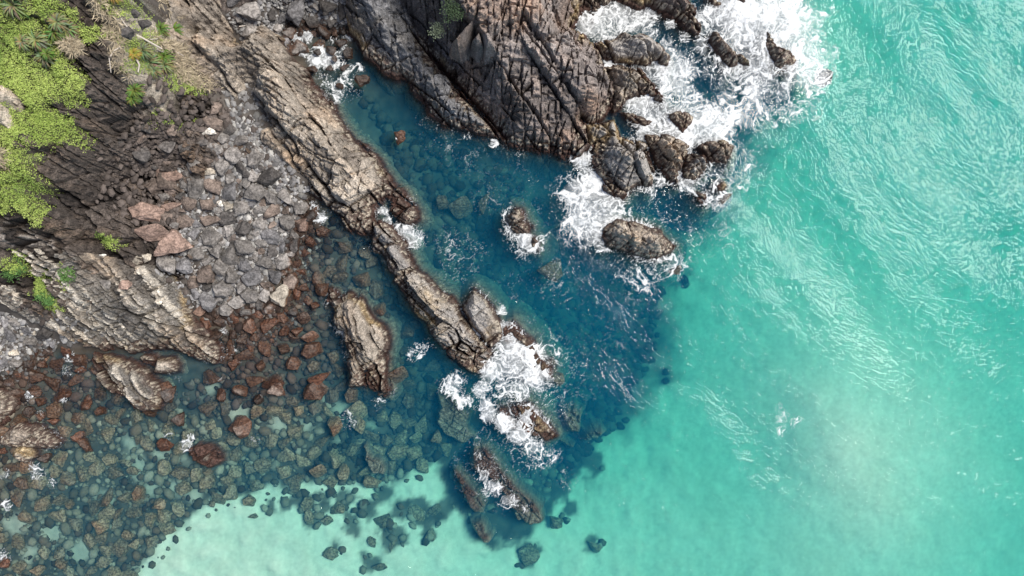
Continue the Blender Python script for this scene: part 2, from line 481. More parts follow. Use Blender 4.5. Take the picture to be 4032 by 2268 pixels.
PAL = dict(
    beige=((0.13, 0.112, 0.097), (0.53, 0.465, 0.39), (0.52, 0.385, 0.27)),
    grey=((0.13, 0.122, 0.118), (0.47, 0.44, 0.41), (0.44, 0.36, 0.26)),
    pink=((0.078, 0.068, 0.066), (0.35, 0.305, 0.285), (0.44, 0.31, 0.235)),
    dark=((0.032, 0.027, 0.025), (0.145, 0.12, 0.104), (0.22, 0.155, 0.11)),
    slate=((0.062, 0.064, 0.072), (0.25, 0.25, 0.26), (0.27, 0.23, 0.18)),  # blue-grey rock tone, with the shade of the headland's gully side put into it
    stripe=((0.062, 0.060, 0.061), (0.50, 0.46, 0.40), (0.38, 0.29, 0.21)),
)
SHORE = []          # (polygon, surf amount) used later for the foam

def rock_surface(X, Y, top, d, p, seed):
    """adds joints, blocks, bedding and grain to a smooth top; returns z, colour, coarse block id"""
    a = math.radians(p.get('strike', -52)); c, s = math.cos(a), math.sin(a)
    S, T = X * c + Y * s, -X * s + Y * c
    bend = p.get('bend', 1.0)
    S = S + fbm(X / 3.5, Y / 3.5, 2, seed) * 0.8 * bend
    T = T + fbm(X / 3.0, Y / 3.0, 2, seed + 1) * 0.55 * bend + fbm(X / 0.9, Y / 0.9, 2, seed + 31) * 0.10
    L = p.get('blocks', (3.2, 1.7)); l2 = p.get('small', (0.95, 0.5)); amp = p.get('amp', 1.0)
    H1, ID1, E1, U1, V1 = bricks(S, T, L[0], L[1], seed + 2)
    ja = math.radians(p.get('joint', 20)); c2, s2 = math.cos(ja), math.sin(ja)
    S2, T2 = S * c2 + T * s2, -S * s2 + T * c2
    S2 = S2 + (H1 - .5) * 1.7; 
    H2, ID2, E2, U2, V2 = bricks(S2, T2, l2[0], l2[1], seed + 6)
    h1b, h2b = h2(ID1, ID1 * 0 + 5, seed), h2(ID2, ID2 * 0 + 5, seed)
    z = top + 0 * X
    z = z + amp * ((H1 - 0.5) * 1.0 + (h1b - 0.5) * 1.0 * U1 + (H1 * 7.3 % 1 - 0.5) * 0.9 * V1)
    z = z + amp * ((H2 - 0.5) * 0.32 + (h2b - 0.5) * 0.40 * U2 + (H2 * 5.1 % 1 - 0.5) * 0.40 * V2)
    bed = p.get('bed', 0.3)
    lay = np.floor(T / bed + fbm(X, Y, 2, seed + 12) * 0.5)
    hl = h2(lay, lay * 0, seed + 14)
    z = z + amp * p.get('bedamp', 0.13) * (hl - 0.5)
    g = 0.6 + 0.4 * fbm(X / 2.5, Y / 2.5, 2, seed + 20)
    g1 = 0.15 + 0.85 * sstep(-0.25, 0.25, fbm(X / 2.1, Y / 2.1, 3, seed + 19))
    z = z - amp * 0.95 * g1 * sstep(0.19, 0.03, E1) * np.clip(g + 0.2, 0.2, 1)
    g2 = sstep(-0.30, 0.30, fbm(X / 1.9, Y / 1.9, 3, seed + 21))
    z = z - amp * (0.12 + 0.38 * g2) * sstep(0.105, 0.03, E2) * np.clip(g, 0.05, 1)
    # through-going joints
    for q, (ang, sp, dep) in enumerate(p.get('lines', ((35, 1.1, 0.20), (80, 1.9, 0.25)))):
        aa = math.radians(ang)
        t = (-X * math.sin(aa) + Y * math.cos(aa)) + fbm(X / 2.6, Y / 2.6, 2, seed + 40 + q) * 0.35 * min(1, bend)
        i = np.round(t / sp)
        dd = np.abs(t / sp - i - (h2(i, i * 0, seed + 50 + q) - 0.5) * 0.8) * sp
        on = sstep(-0.15, 0.15, fbm(X / 2.8 + q * 9, Y / 2.8, 2, seed + 60 + q) + 0.08)
        z = z - dep * 1.4 * amp * on * sstep(0.09, 0.03, dd)
    # broken ledges
    lh = 0.55
    lq = (z + 0.30 * T + 0.25 * fbm(X / 1.5, Y / 1.5, 3, seed + 28)) / lh
    lf = lq - np.floor(lq)
    z = z + amp * 0.5 * lh * (sstep(0.62, 0.98, lf) - lf)
    z = z + fbm(X / 1.1, Y / 1.1, 4, seed + 22, 0.6) * 0.17 * amp + (vnoise(X * 8, Y * 8, seed + 23) - 0.5) * 0.10
    # colour
    lo, hi, warm = [np.array(k) for k in PAL[p.get('pal', 'grey')]]
    f = 0.52 + 0.42 * fbm(X / 2.2, Y / 2.2, 4, seed + 24) + 0.40 * (H1 - .5) + 0.36 * (H2 - .5) + p.get('tone', 0.0)
    if p.get('pal') == 'stripe':
        f = f * 0.5 + 0.8 * sstep(0.58, 0.72, hl) - 0.05
    else:
        f = f + 0.22 * (hl - 0.5)
    f = np.clip(f, 0, 1)[..., None]
    w = np.clip(sstep(0.05, 0.5, fbm(X / 3.3 + 7, Y / 3.3, 3, seed + 26)) * 0.75 + 0.25 * (H2 > 0.82), 0, 1)[..., None]
    C = lo * (1 - f) + (hi * (1 - w) + warm * w) * f
    return z, C, ID1
def tide_colors(X, Y, Z, C, seed, weed=0.45, barn=1.0):
    n = fbm(X / 1.3, Y / 1.3, 3, seed + 80); sp = vnoise(X * 7.5, Y * 7.5, seed + 81) * 0.6 + vnoise(X * 14, Y * 14, seed + 83) * 0.4
    zz = Z + n * 0.25
    # barnacle belt: pale specks on purple-brown
    b = (sstep(weed + 0.95, weed + 0.35, zz) * sstep(weed - 0.25, weed + 0.12, zz) * barn)[..., None]
    bc = np.where((sp > 0.57)[..., None], np.array([0.40, 0.35, 0.28]), np.array([0.105, 0.075, 0.062]))
    yel = sstep(0.15, 0.5, fbm(X / 2.4, Y / 2.4, 2, seed + 85))[..., None]
    bc = bc * (1 - yel * 0.45) + np.array([0.40, 0.29, 0.13]) * yel * 0.45 * (0.5 + sp[..., None])
    C = C * (1 - 0.5 * sstep(weed + 0.75, weed + 0.2, zz))[..., None]
    C = C * (1 - b) + bc * b
    wmask = sstep(weed + 0.05, weed - 0.25, zz)[..., None]
    wc = np.array([0.052, 0.029, 0.023]) * (0.5 + 1.6 * sp[..., None])
    C = C * (1 - wmask) + wc * wmask
    u = sstep(-0.3, -0.9, zz)[..., None]
    uc = np.array([0.17, 0.142, 0.11]) * (0.4 + 1.1 * sp[..., None])
    return C * (1 - u) + uc * u

RES = 0.072
def outcrop(name, label, cat, pl, peaks, seed, group=None, split=True, surf=0.0, floor=None, slope=1.5, outslope=2.7, rough=0.3, barn=1.0, weed=0.45, res=None, base_z=0.0, skirt=2.2, topmin=0.25, **p):
    """a body of bedrock standing on the sea floor; peaks = [(x, y, z)] guide its crest heights"""
    res = res or RES
    P = np.array(pl)
    mar = 2.4
    xs = np.arange(P[:, 0].min() - mar, P[:, 0].max() + mar, res); ys = np.arange(P[:, 1].min() - mar, P[:, 1].max() + mar, res)
    xs = xs[(xs > -46) & (xs < 44)]; ys = ys[(ys > -27) & (ys < 28)]
    X, Y = np.meshgrid(xs, ys)
    d = sdf(P, X, Y)
    d = d + fbm(X / 1.6, Y / 1.6, 4, seed + 70) * rough
    fit = rbf_fit(peaks) if len(peaks) > 2 else None
    top = np.clip(rbf_eval(fit, X, Y), topmin, 20) if fit else np.full(X.shape, peaks[0][2], float)
    T = terrain_z(X, Y)
    bz = np.maximum(base_z, T * 0.97)
    side = bz + 0.12 + slope * d + 0.5 * np.sqrt(np.clip(d, 0, 9)) * slope * 0.6
    k = 0.5
    h = np.clip(0.5 + 0.5 * (side - top) / k, 0, 1)
    base = side * (1 - h) + top * h - k * h * (1 - h)
    base = np.where(d < 0, np.minimum(base, bz + d * outslope), base)
    z, C, ID = rock_surface(X, Y, base, d, p, seed)
    am = sstep(-0.5, 0.9, d)
    z = base + (z - base) * (0.35 + 0.65 * am)
    C = tide_colors(X, Y, z, C, seed, weed, barn)
    V = np.stack([X.ravel(), Y.ravel(), z.ravel()], 1)
    F = grid_faces(len(xs), len(ys))
    keepv = ((z > T - 0.55) & (d > -skirt)).ravel()
    keep = keepv[F].any(1)
    Cf = C.reshape(-1, 3)
    if surf > 0: SHORE.append((pl, surf))
    cx, cy = P[:, 0].mean(), P[:, 1].mean()
    root = None
    if split:
        fid = ID.ravel()[F[:, 0]]
        ids, cnt = np.unique(fid[keep], return_counts=True)
        big = ids[np.argsort(-cnt)][:90]
        big = set(big[[cnt[np.where(ids == b)[0][0]] > 110 for b in big]].tolist())
        root = bpy.data.objects.new(name, None); COL.objects.link(root)
        root.empty_display_size = 0.5
        tag(root, label, cat, group)
        rest = keep.copy()
        for b in sorted(big):
            k2 = np.flatnonzero(keep & (fid == b))
            lb = components(F[k2], len(V))
            u, cn = np.unique(lb, return_counts=True)
            k2 = k2[lb == u[cn.argmax()]]
            rest[k2] = False
            v, f, c = subset(V, F, k2, Cf)
            link('rock_block', mesh_np('rock_block', v, f, c), M_ROCK, root)
        if rest.any():
            ri = np.flatnonzero(rest)
            lb = components(F[ri], len(V))
            for u in np.unique(lb):
                k2 = ri[lb == u]
                if len(k2) < 25: continue
                v, f, c = subset(V, F, k2, Cf)
                link('rock_rubble', mesh_np('rock_rubble', v, f, c), M_ROCK, root)
        return root
    v, f, c = subset(V, F, keep, Cf)
    o = link(name, mesh_np(name, v, f, c), M_ROCK)
    return tag(o, label, cat, group)
def pk(*a):
    return [W(t, x, y, z) + (z,) for t, x, y, z in a]

GREEN = [
    ('A', [(-200, -40), (60, 0), (180, 60), (200, 150), (330, 140), (390, 190), (430, 290), (380, 330), (300, 380), (290, 500), (420, 540), (480, 500), (600, 540), (600, 600), (560, 660), (520, 720), (430, 735), (340, 700), (295, 820), (250, 800), (180, 740), (165, 670), (-200, 660)], 11),
    ('A', [(420, 120), (560, 110), (680, 150), (600, 190), (560, 240), (470, 250), (400, 200)], 10), ('A', [(470, 400), (520, 390), (600, 480), (520, 520)], 9.5),
    ('A', [(180, 870), (300, 900), (420, 860), (500, 900), (555, 1000), (530, 1060), (380, 1075), (200, 1080), (215, 1160), (285, 1180), (255, 1265), (130, 1265), (180, 1200), (100, 1130), (-100, 1120), (-100, 930), (100, 970)], 9.5),
    ('A', [(-60, 1290), (60, 1330), (150, 1300), (285, 1250), (300, 1380), (300, 1449), (-60, 1449)], 9), ('D', [(30, 60), (130, -20), (320, -20), (300, 130), (260, 205), (190, 205), (130, 130)], 8),
    ('A', [(770, 250), (810, 240), (815, 350), (890, 375), (880, 400), (770, 395)], 8), ('A', [(1270, 910), (1370, 895), (1420, 975), (1330, 970)], 4), ('A', [(1430, 890), (1475, 880), (1490, 950), (1440, 980), (1400, 940)], 3.6),
    ('A', [(980, 340), (1040, 350), (1050, 380), (980, 375)], 7), ('A', [(1130, 280), (1220, 265), (1200, 330), (1140, 335)], 7), ('A', [(1100, 490), (1135, 490), (1130, 610), (1095, 600)], 6.5), ('A', [(1000, 195), (1060, 190), (1055, 220), (1005, 222)], 7.5), ('A', [(1090, 350), (1180, 340), (1160, 420), (1100, 430)], 7),
    ('A', [(1170, 830), (1240, 830), (1260, 930), (1200, 930)], 5), ('A', [(1290, 520), (1400, 540), (1380, 640), (1290, 620)], 6), ('A', [(980, 90), (1100, 70), (1120, 150), (1000, 170)], 8),
    ('D', [(40, 520), (130, 500), (210, 570), (180, 610), (60, 590)], 6), ('D', [(470, 570), (545, 570), (570, 680), (500, 650)], 4.5), ('D', [(290, 740), (340, 750), (395, 800), (390, 830), (300, 780)], 4), ('D', [(730, 340), (850, 340), (800, 385)], 4.5),
]
# --- hillside: dark fractured slope under the green cover
def build_hillside():
    xs, ys = np.arange(-46, -20, RES), np.arange(-4.5, 25.5, RES)
    X, Y = np.meshgrid(xs, ys)
    d = sdf(HILL_POLY, X, Y) + fbm(X / 2, Y / 2, 3, 301) * 0.5
    base = terrain_z(X, Y) + fbm(X / 3.2, Y / 3.2, 3, 303) * 0.7
    z, C, ID = rock_surface(X, Y, base, d, dict(pal='dark', strike=-62, blocks=(2.0, 1.5), small=(0.72, 0.5), joint=34, bend=0.9, bed=0.35, bedamp=0.2, amp=1.5, tone=-0.12, lines=((-50, 1.3, 0.3), (40, 1.5, 0.3), (5, 2.1, 0.25))), 310)
    # stony soil in the saddle between the bushes, pale weathered patch on the left
    soil = np.zeros(X.shape)
    for t, pts, zz in (('A', [(960, 0), (1230, 0), (1230, 120), (1330, 330), (1440, 460), (1480, 600), (1300, 640), (1240, 800), (1290, 960), (1180, 940), (1030, 660), (1050, 460), (1080, 330), (980, 230), (880, 120)], 6.5),
                       ('A', [(400, 0), (960, 0), (880, 60), (500, 60)], 9.5), ('A', [(330, 1180), (0, 1160), (0, 1300), (200, 1260)], 9)):
        soil = np.maximum(soil, sstep(-0.5, 0.4, sdf(poly(t, pts, zz), X, Y) + fbm(X / 1.2, Y / 1.2, 3, 307) * 0.6))
    z = z * (1 - soil) + (base + (z - base) * 0.25) * soil
    sn = vnoise(X * 6, Y * 6, 309)
    sc = np.stack([0.21 + .20 * sn, 0.185 + .18 * sn, 0.155 + .15 * sn], -1)
    C = C * (1 - soil[..., None]) + sc * soil[..., None]
    pale = sstep(-0.4, 0.5, sdf(poly('A', [(-120, 640), (120, 660), (190, 760), (180, 900), (90, 990), (-120, 930)], 10), X, Y) + fbm(X, Y, 3, 311) * 0.4)
    pale = np.maximum(pale, 0.7 * sstep(-0.6, 0.6, sdf(poly('D', [(-50, 130), (120, 160), (330, 330), (480, 470), (600, 620), (480, 640), (300, 520), (100, 380), (-50, 330)], 6), X, Y)) * sstep(-0.15, 0.35, fbm(X * 1.3, Y * 1.3, 4, 313)))
    C = C * (1 - pale[..., None]) + np.array([0.52, 0.47, 0.43]) * (0.55 + 0.6 * vnoise(X * 3, Y * 3, 315))[..., None] * pale[..., None]
    green = np.full(X.shape, -9.0)
    for t, pts, zz in GREEN:
        green = np.maximum(green, sdf(poly(t, pts, zz), X, Y))
    green = green + fbm(X / 0.9, Y / 0.9, 4, 321) * 0.6 + fbm(X / 3, Y / 3, 2, 323) * 0.5
    gm = sstep(-0.15, 0.3, green)[..., None]
    C = C * (1 - gm * 0.8) + np.array([0.09, 0.105, 0.035]) * gm * 0.8
    z = z * (1 - gm[..., 0] * 0.7) + (base + 0.05) * gm[..., 0] * 0.7
    C = tide_colors(X, Y, z, C, 310, 0.2)
    V = np.stack([X.ravel(), Y.ravel(), z.ravel()], 1); F = grid_faces(len(xs), len(ys))
    keep = (d > -0.4).ravel()[F].any(1)
    fid = ID.ravel()[F[:, 0]]
    Cf = C.reshape(-1, 3)
    smooth = (soil > 0.5).ravel()[F[:, 0]]
    ids, cnt = np.unique(fid[keep & ~smooth], return_counts=True)
    order = np.argsort(-cnt)[:150]
    root = bpy.data.objects.new('hillside', None); COL.objects.link(root)
    tag(root, 'dark fractured rocky hillside under the green plants', 'hillside', kind='structure')
    rest = keep.copy()
    for b in ids[order]:
        k2 = np.flatnonzero(keep & (fid == b) & ~smooth)
        lb = components(F[k2], len(V))
        u, cn = np.unique(lb, return_counts=True)
        k2 = k2[lb == u[cn.argmax()]]
        rest[k2] = False
        v, f, c = subset(V, F, k2, Cf)
        link('rock_block', mesh_np('rock_block', v, f, c), M_ROCK, root)
    v, f, c = subset(V, F, rest, Cf)
    link('soil_slope', mesh_np('soil_slope', v, f, c), M_ROCK, root)
    # height lookup for plants
    return xs, ys, z, d, green
HX, HY, HZ, HD, HG = build_hillside()
def hill_z(x, y):
    i = int(round((x - HX[0]) / RES)); j = int(round((y - HY[0]) / RES))
    if 0 <= i < len(HX) and 0 <= j < len(HY) and HD[j, i] > 0:
        return float(HZ[j, i])
    return tz(x, y)

# --- the long central ridge
ridge_poly = mixpoly([('A', [(1240, 20), (1720, -60), (1725, 60), (1790, 300)]),
    ('B', [(80, 190), (200, 250), (250, 265), (320, 420), (400, 480), (420, 600), (500, 710), (560, 760), (620, 860), (720, 990), (850, 1080), (900, 1150), (960, 1230), (1030, 1330), (1110, 1449)]),
    ('E', [(1190, 90), (1240, 185), (1150, 222), (1060, 190), (1010, 130), (1022, 30), (960, 15), (910, 90), (900, 180), (890, 310), (850, 325), (760, 305), (680, 250), (640, 180), (560, 130), (470, 50), (400, 0)]),
    ('B', [(380, 1350), (300, 1260), (170, 1150), (90, 1080), (90, 1000), (140, 950), (60, 800), (0, 660)]),
    ('A', [(1800, 760), (1680, 660), (1560, 640), (1500, 560), (1420, 400), (1400, 320), (1300, 180)])], 1.2)
outcrop('rock_ridge', 'long beige jointed rock ridge running from the grassy slope down between two inlets', 'rock ridge', ridge_poly,
    pk(('A', 1400, 120, 6.6), ('A', 1600, 60, 6.0), ('A', 1300, 60, 6.6), ('A', 1500, 350, 5.6), ('A', 1700, 400, 5.4), ('A', 1600, 560, 4.4), ('A', 1500, -60, 6.8), ('B', 40, 330, 4.6), ('B', 180, 380, 3.6), ('B', 150, 640, 4.6), ('B', 60, 560, 4.8),
       ('B', 260, 820, 4.5), ('B', 350, 700, 3.4), ('B', 480, 980, 4.0), ('B', 560, 860, 3.0), ('B', 560, 1100, 3.9), ('B', 700, 1180, 3.1), ('B', 300, 1100, 2.7), ('B', 200, 1080, 2.5), ('B', 420, 1230, 2.3), ('B', 640, 1350, 2.4), ('B', 850, 1300, 2.2), ('B', 960, 1400, 1.4),
       ('B', 560, 1400, 1.9), ('E', 700, 60, 2.0), ('E', 760, 180, 1.5), ('E', 880, 150, 1.3), ('E', 1100, 100, 1.0), ('E', 850, 60, 1.9), ('A', 1850, 620, 3.2)),
    101, surf=0.25, pal='beige', strike=-52, blocks=(2.9, 1.9), small=(0.85, 0.48), bedamp=0.16, lines=((28, 1.0, 0.22), (75, 1.5, 0.2)), base_z=0.0)

neck_poly = mixpoly([('E', [(890, 200), (960, 208), (1040, 270), (1100, 330), (1165, 390), (1150, 425), (1190, 490), (1212, 560), (1130, 640), (1055, 625), (1010, 580), (1000, 500), (960, 440), (885, 390), (880, 300)])])
outcrop('rock_ridge', 'narrow low neck of grey rock joining the long ridge to its seaward end', 'rock ridge', neck_poly,
    pk(('E', 930, 280, 1.5), ('E', 1000, 330, 1.7), ('E', 1060, 430, 1.6), ('E', 1130, 430, 1.2), ('E', 1110, 540, 1.4), ('E', 950, 400, 1.0)), 111, surf=0.2, pal='grey', strike=-52, blocks=(2.2, 0.8), small=(0.8, 0.3), bed=0.22, bedamp=0.25)
nose_poly = mixpoly([('E', [(1060, 600), (1130, 545), (1210, 560), (1330, 650), (1400, 740), (1480, 780), (1545, 870), (1620, 1000), (1700, 1100), (1775, 1195), (1730, 1300), (1690, 1350), (1640, 1350), (1540, 1280), (1470, 1230), (1400, 1150), (1320, 1060), (1290, 980), (1220, 920), (1150, 840), (1110, 740), (1055, 660)])])
outcrop('rock_ridge', 'speckled grey seaward end of the central ridge, meeting the white surf', 'rock ridge', nose_poly,
    pk(('E', 1130, 620, 1.9), ('E', 1200, 700, 2.6), ('E', 1300, 800, 2.7), ('E', 1250, 850, 1.8), ('E', 1400, 850, 2.5), ('E', 1380, 960, 1.9), ('E', 1480, 980, 2.2), ('E', 1450, 1120, 1.5), ('E', 1580, 1100, 1.9), ('E', 1600, 1230, 1.1), ('E', 1700, 1200, 1.1)),
    121, surf=0.3, pal='grey', strike=-48, blocks=(2.4, 1.3), small=(0.8, 0.38), bed=0.25, bedamp=0.22, tone=0.08, weed=0.35)
tri_poly = mixpoly([('E', [(1560, 860), (1650, 725), (1725, 775), (1790, 860), (1850, 970), (1868, 1050), (1740, 1120), (1640, 1000)])])
outcrop('rock_slab', 'triangular tilted grey slab split from the tip of the central ridge by a black crack', 'rock', tri_poly,
    pk(('E', 1650, 770, 2.6), ('E', 1720, 830, 2.4), ('E', 1640, 900, 2.1), ('E', 1780, 960, 1.7), ('E', 1740, 1060, 1.3)), 131, split=False, surf=0.4, pal='grey', strike=-50, blocks=(4, 3), small=(1.6, 0.9), amp=0.35, slope=2.6, rough=0.12, tone=0.1)
outcrop('rock', 'small speckled brown block wedged below the triangular slab beside the surf', 'rock', poly('E', [(1735, 1130), (1830, 1040), (1875, 1060), (1850, 1110), (1780, 1175)]),
    [(0, 0, 1.0)], 133, split=False, surf=0.3, pal='pink', amp=0.4, slope=2.0, rough=0.1)

# --- pale islet
islet_poly = mixpoly([('E', [(540, 810), (570, 725), (680, 770), (710, 738), (820, 790), (872, 860), (920, 950), (985, 1000), (1015, 1080), (1005, 1200), (1005, 1300), (1000, 1440)]),
    ('H', [(1010, 60), (985, 110), (940, 110), (880, 55), (760, 5)]), ('E', [(722, 1440), (715, 1350), (700, 1200), (685, 1100), (690, 1030), (640, 1020), (590, 960), (600, 880)])])
outcrop('rock_islet', 'pale grey islet standing alone in the shallows beside the narrow ridge', 'islet', islet_poly,
    pk(('E', 580, 800, 1.5), ('E', 650, 860, 1.7), ('E', 640, 950, 1.3), ('E', 740, 820, 2.6), ('E', 780, 930, 3.0), ('E', 800, 1050, 2.7), ('E', 900, 1050, 1.9), ('E', 760, 1150, 2.2), ('E', 830, 1230, 2.4), ('E', 930, 1200, 1.7), ('E', 800, 1320, 1.3), ('E', 930, 1360, 1.0), ('H', 900, 30, 0.7)),
    141, surf=0.22, pal='beige', strike=-75, blocks=(2.0, 1.1), small=(0.8, 0.4), tone=0.12, bedamp=0.2, weed=0.4)

# --- great headland at the top
head_low = mixpoly([('B', [(700, -240), (690, 0), (700, 260), (790, 330), (830, 440), (920, 490), (950, 530), (1050, 590), (1150, 620), (1160, 680), (1210, 740), (1280, 790), (1290, 880), (1400, 950), (1520, 975), (1600, 990), (1700, 1030), (1780, 1045), (1900, 1110), (1907, 1060), (1700, 840), (1560, 720), (1500, 600), (1400, 470), (1270, 300), (1160, 120), (1100, -240)])])
top_poly = mixpoly([('B', [(1010, -240), (1060, 80), (1180, 240), (1320, 430), (1420, 560), (1540, 690), (1680, 810), (1800, 930), (1900, 1060)]),
    ('C', [(0, 1085), (100, 1120), (250, 1150), (430, 1190), (550, 1170), (612, 1100), (600, 1040), (590, 950), (690, 930), (740, 870), (795, 800), (790, 640), (720, 540), (690, 440), (640, 320), (560, 250), (488, 220), (530, 170), (580, 100), (640, 130), (720, 50), (780, 0), (800, -240)])])
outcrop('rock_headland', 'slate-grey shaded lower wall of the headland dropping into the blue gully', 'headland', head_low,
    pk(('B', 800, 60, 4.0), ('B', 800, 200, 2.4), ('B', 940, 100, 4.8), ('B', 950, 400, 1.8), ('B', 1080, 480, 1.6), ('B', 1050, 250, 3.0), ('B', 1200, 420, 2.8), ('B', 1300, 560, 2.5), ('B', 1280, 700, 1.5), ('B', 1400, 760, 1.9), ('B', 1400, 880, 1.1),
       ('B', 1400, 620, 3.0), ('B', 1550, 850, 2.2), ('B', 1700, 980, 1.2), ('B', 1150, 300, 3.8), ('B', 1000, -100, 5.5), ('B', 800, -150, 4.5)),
    157, surf=0.2, pal='slate', strike=-50, bend=0.4, blocks=(3.4, 1.6), small=(1.0, 0.6), joint=-30, lines=((70, 1.1, 0.25), (-40, 1.8, 0.35), (15, 1.6, 0.2)), amp=1.15, weed=0.6, slope=1.3)  # wall colour holds both its slate rock and its shade
outcrop('rock_headland', 'large cracked pinkish rock headland at the top with close parallel joints', 'headland', top_poly,
    pk(('B', 800, 60, 4.2), ('B', 800, 200, 2.6), ('B', 980, 120, 5.6), ('B', 950, 400, 2.0), ('B', 1080, 480, 1.7), ('B', 1100, 250, 4.0), ('B', 1200, 380, 3.6), ('B', 1250, 100, 6.6), ('B', 1300, 560, 3.2), ('B', 1280, 700, 1.6), ('B', 1400, 760, 2.4), ('B', 1400, 880, 1.1),
       ('B', 1370, 400, 6.4), ('B', 1450, 330, 7.4), ('B', 1560, 250, 7.8), ('B', 1480, 540, 6.4), ('B', 1560, 700, 5.0), ('B', 1680, 560, 5.8), ('B', 1700, 880, 2.0), ('B', 1650, 400, 6.9), ('B', 1700, 120, 7.8), ('B', 1820, 600, 5.6), ('B', 1850, 800, 4.2), ('B', 1880, 1030, 1.6),
       ('C', 60, 330, 6.4), ('C', 60, 60, 7.4), ('C', 200, 300, 6.2), ('C', 120, 600, 5.4), ('C', 150, 900, 3.6), ('C', 300, 520, 4.8), ('C', 330, 900, 3.2), ('C', 300, 1080, 1.6), ('C', 500, 1060, 1.9), ('C', 480, 900, 2.4), ('C', 600, 760, 3.4), ('C', 700, 800, 2.4), ('C', 560, 560, 4.4), ('C', 650, 620, 3.6),
       ('C', 420, 250, 5.2), ('C', 480, 100, 4.6), ('C', 400, 40, 6.2), ('C', 600, 400, 2.6), ('C', 540, 300, 2.0), ('C', 650, 40, 2.4), ('C', 300, -150, 7), ('B', 1300, -150, 7), ('C', 560, 880, 1.0), ('C', 540, 930, 0.8)),
    151, surf=0.2, pal='pink', strike=-50, bend=0.35, blocks=(4.0, 1.9), small=(1.0, 0.62), joint=-38, lines=((68, 0.9, 0.20), (75, 1.9, 0.3), (-6, 2.3, 0.22), (-46, 3.1, 0.4)), amp=1.25, weed=0.55, slope=1.7)
# blocks lying on the headland
for lab, pts, hh, sd_ in (('tall orange-tan block leaning on the headland beside the small green shrub', [(1480, 320), (1650, 120), (1670, 170), (1570, 330), (1530, 350)], 8.4, 161),
                     ('upright rusty block lying in the headland crevice, second beside the leaning tan block', [(1640, 300), (1690, 240), (1710, 320), (1670, 330)], 7.6, 162),
                     ('squat rusty block at the end of the headland crevice', [(1710, 250), (1770, 240), (1810, 350), (1740, 358)], 7.7, 163)):
    P_ = poly('B', pts, 7.0)
    outcrop('rock', lab, 'rock', P_, [(0, 0, hh)], sd_, split=False, base_z=6.5, slope=2.6, outslope=7.0, skirt=0.3, pal='pink', amp=0.35, rough=0.08, strike=60, blocks=(3, 1.4), small=(0.8, 0.4), tone=0.05)

# --- rocks off the headland's seaward side
def R(label, t, pts, peaks, seed, name='rock', cat='rock', **k):
    k.setdefault('surf', 0.6); k.setdefault('pal', 'grey'); k.setdefault('blocks', (2.2, 1.3)); k.setdefault('small', (0.8, 0.45)); k.setdefault('rough', 0.2)
    sp = k.pop('split', False)
    return outcrop(name, label, cat, poly(t, pts, k.get('base_z', 0.0)), pk(*[(t,) + q for q in peaks]), seed, split=sp, **k)
R('broad humped dark rock beside the foamy cove, joined to the headland', 'C', [(640, 330), (690, 305), (770, 320), (850, 258), (980, 260), (1060, 290), (1130, 340), (1212, 430), (1190, 500), (1080, 465), (1050, 505), (960, 495), (840, 480), (690, 470)],
  [(720, 380, 2.0), (850, 330, 2.6), (980, 340, 2.8), (1080, 400, 2.2), (900, 440, 1.8), (1150, 430, 1.4)], 171, split=True)
R('stepped rock below the broad humped one, yellowish along its seaward edge', 'C', [(690, 480), (840, 480), (1000, 510), (1060, 590), (1130, 650), (1180, 720), (1202, 780), (1160, 795), (1070, 752), (960, 740), (890, 760), (850, 810), (790, 850), (770, 700), (720, 580)],
  [(760, 540, 2.4), (880, 560, 2.8), (980, 600, 2.3), (850, 680, 2.0), (1000, 700, 1.6), (1120, 730, 1.0), (820, 780, 1.2)], 173, split=True, pal='beige')
R('mottled low rock shelf linking headland and seaward blocks by the teal pool', 'C', [(590, 950), (720, 930), (800, 890), (835, 1030), (930, 1050), (1020, 1080), (1060, 1130), (1115, 1290), (1062, 1392), (960, 1412), (880, 1449), (820, 1440), (700, 1350), (612, 1250), (615, 1150), (600, 1050)],
  [(680, 990, 1.0), (760, 1080, 1.3), (820, 1120, 2.4), (930, 1150, 3.2), (1000, 1180, 2.6), (900, 1260, 2.4), (1020, 1320, 1.9), (920, 1360, 1.5), (720, 1260, 1.2), (800, 1380, 0.9), (660, 1130, 0.9)], 175, split=True, pal='grey', weed=0.4)
R('brown crumbling foot of the shelf below the teal pool, ringed by surf', 'F', [(700, -120), (830, -60), (905, 10), (865, 52), (800, 30), (720, -20)], [(790, -40, 1.0), (850, 10, 0.8), (760, -70, 0.9)], 176, pal='pink')
R('big wedge-shaped rock with a pale yellow top and dark steep side', 'C', [(1015, 1015), (1150, 1005), (1260, 1040), (1372, 1090), (1350, 1160), (1290, 1270), (1260, 1372), (1208, 1365), (1130, 1260), (1060, 1130)],
  [(1060, 1050, 1.8), (1150, 1080, 2.6), (1280, 1090, 2.9), (1250, 1180, 2.4), (1180, 1230, 1.2), (1230, 1320, 0.8)], 177, pal='beige', amp=0.7)
R('squarish rock squeezed between the pale-topped wedge and the outermost block', 'C', [(1345, 1150), (1470, 1160), (1503, 1220), (1470, 1290), (1390, 1352), (1290, 1352), (1290, 1285)], [(1400, 1200, 1.9), (1450, 1240, 1.5), (1350, 1300, 1.1)], 179, amp=0.6)
R('outermost mossy yellow-topped block of the seaward cluster', 'C', [(1425, 1105), (1480, 1060), (1620, 1060), (1692, 1100), (1640, 1240), (1510, 1232), (1470, 1150)], [(1500, 1110, 1.4), (1600, 1120, 1.9), (1570, 1190, 1.3)], 181, pal='beige', amp=0.6)
R('jagged rock awash in white foam beside the mottled shelf', 'C', [(840, 840), (930, 850), (1010, 880), (1105, 920), (1100, 952), (1000, 950), (900, 890)], [(900, 860, 0.5), (1000, 910, 0.7), (1070, 930, 0.5)], 183, pal='dark', amp=0.5)
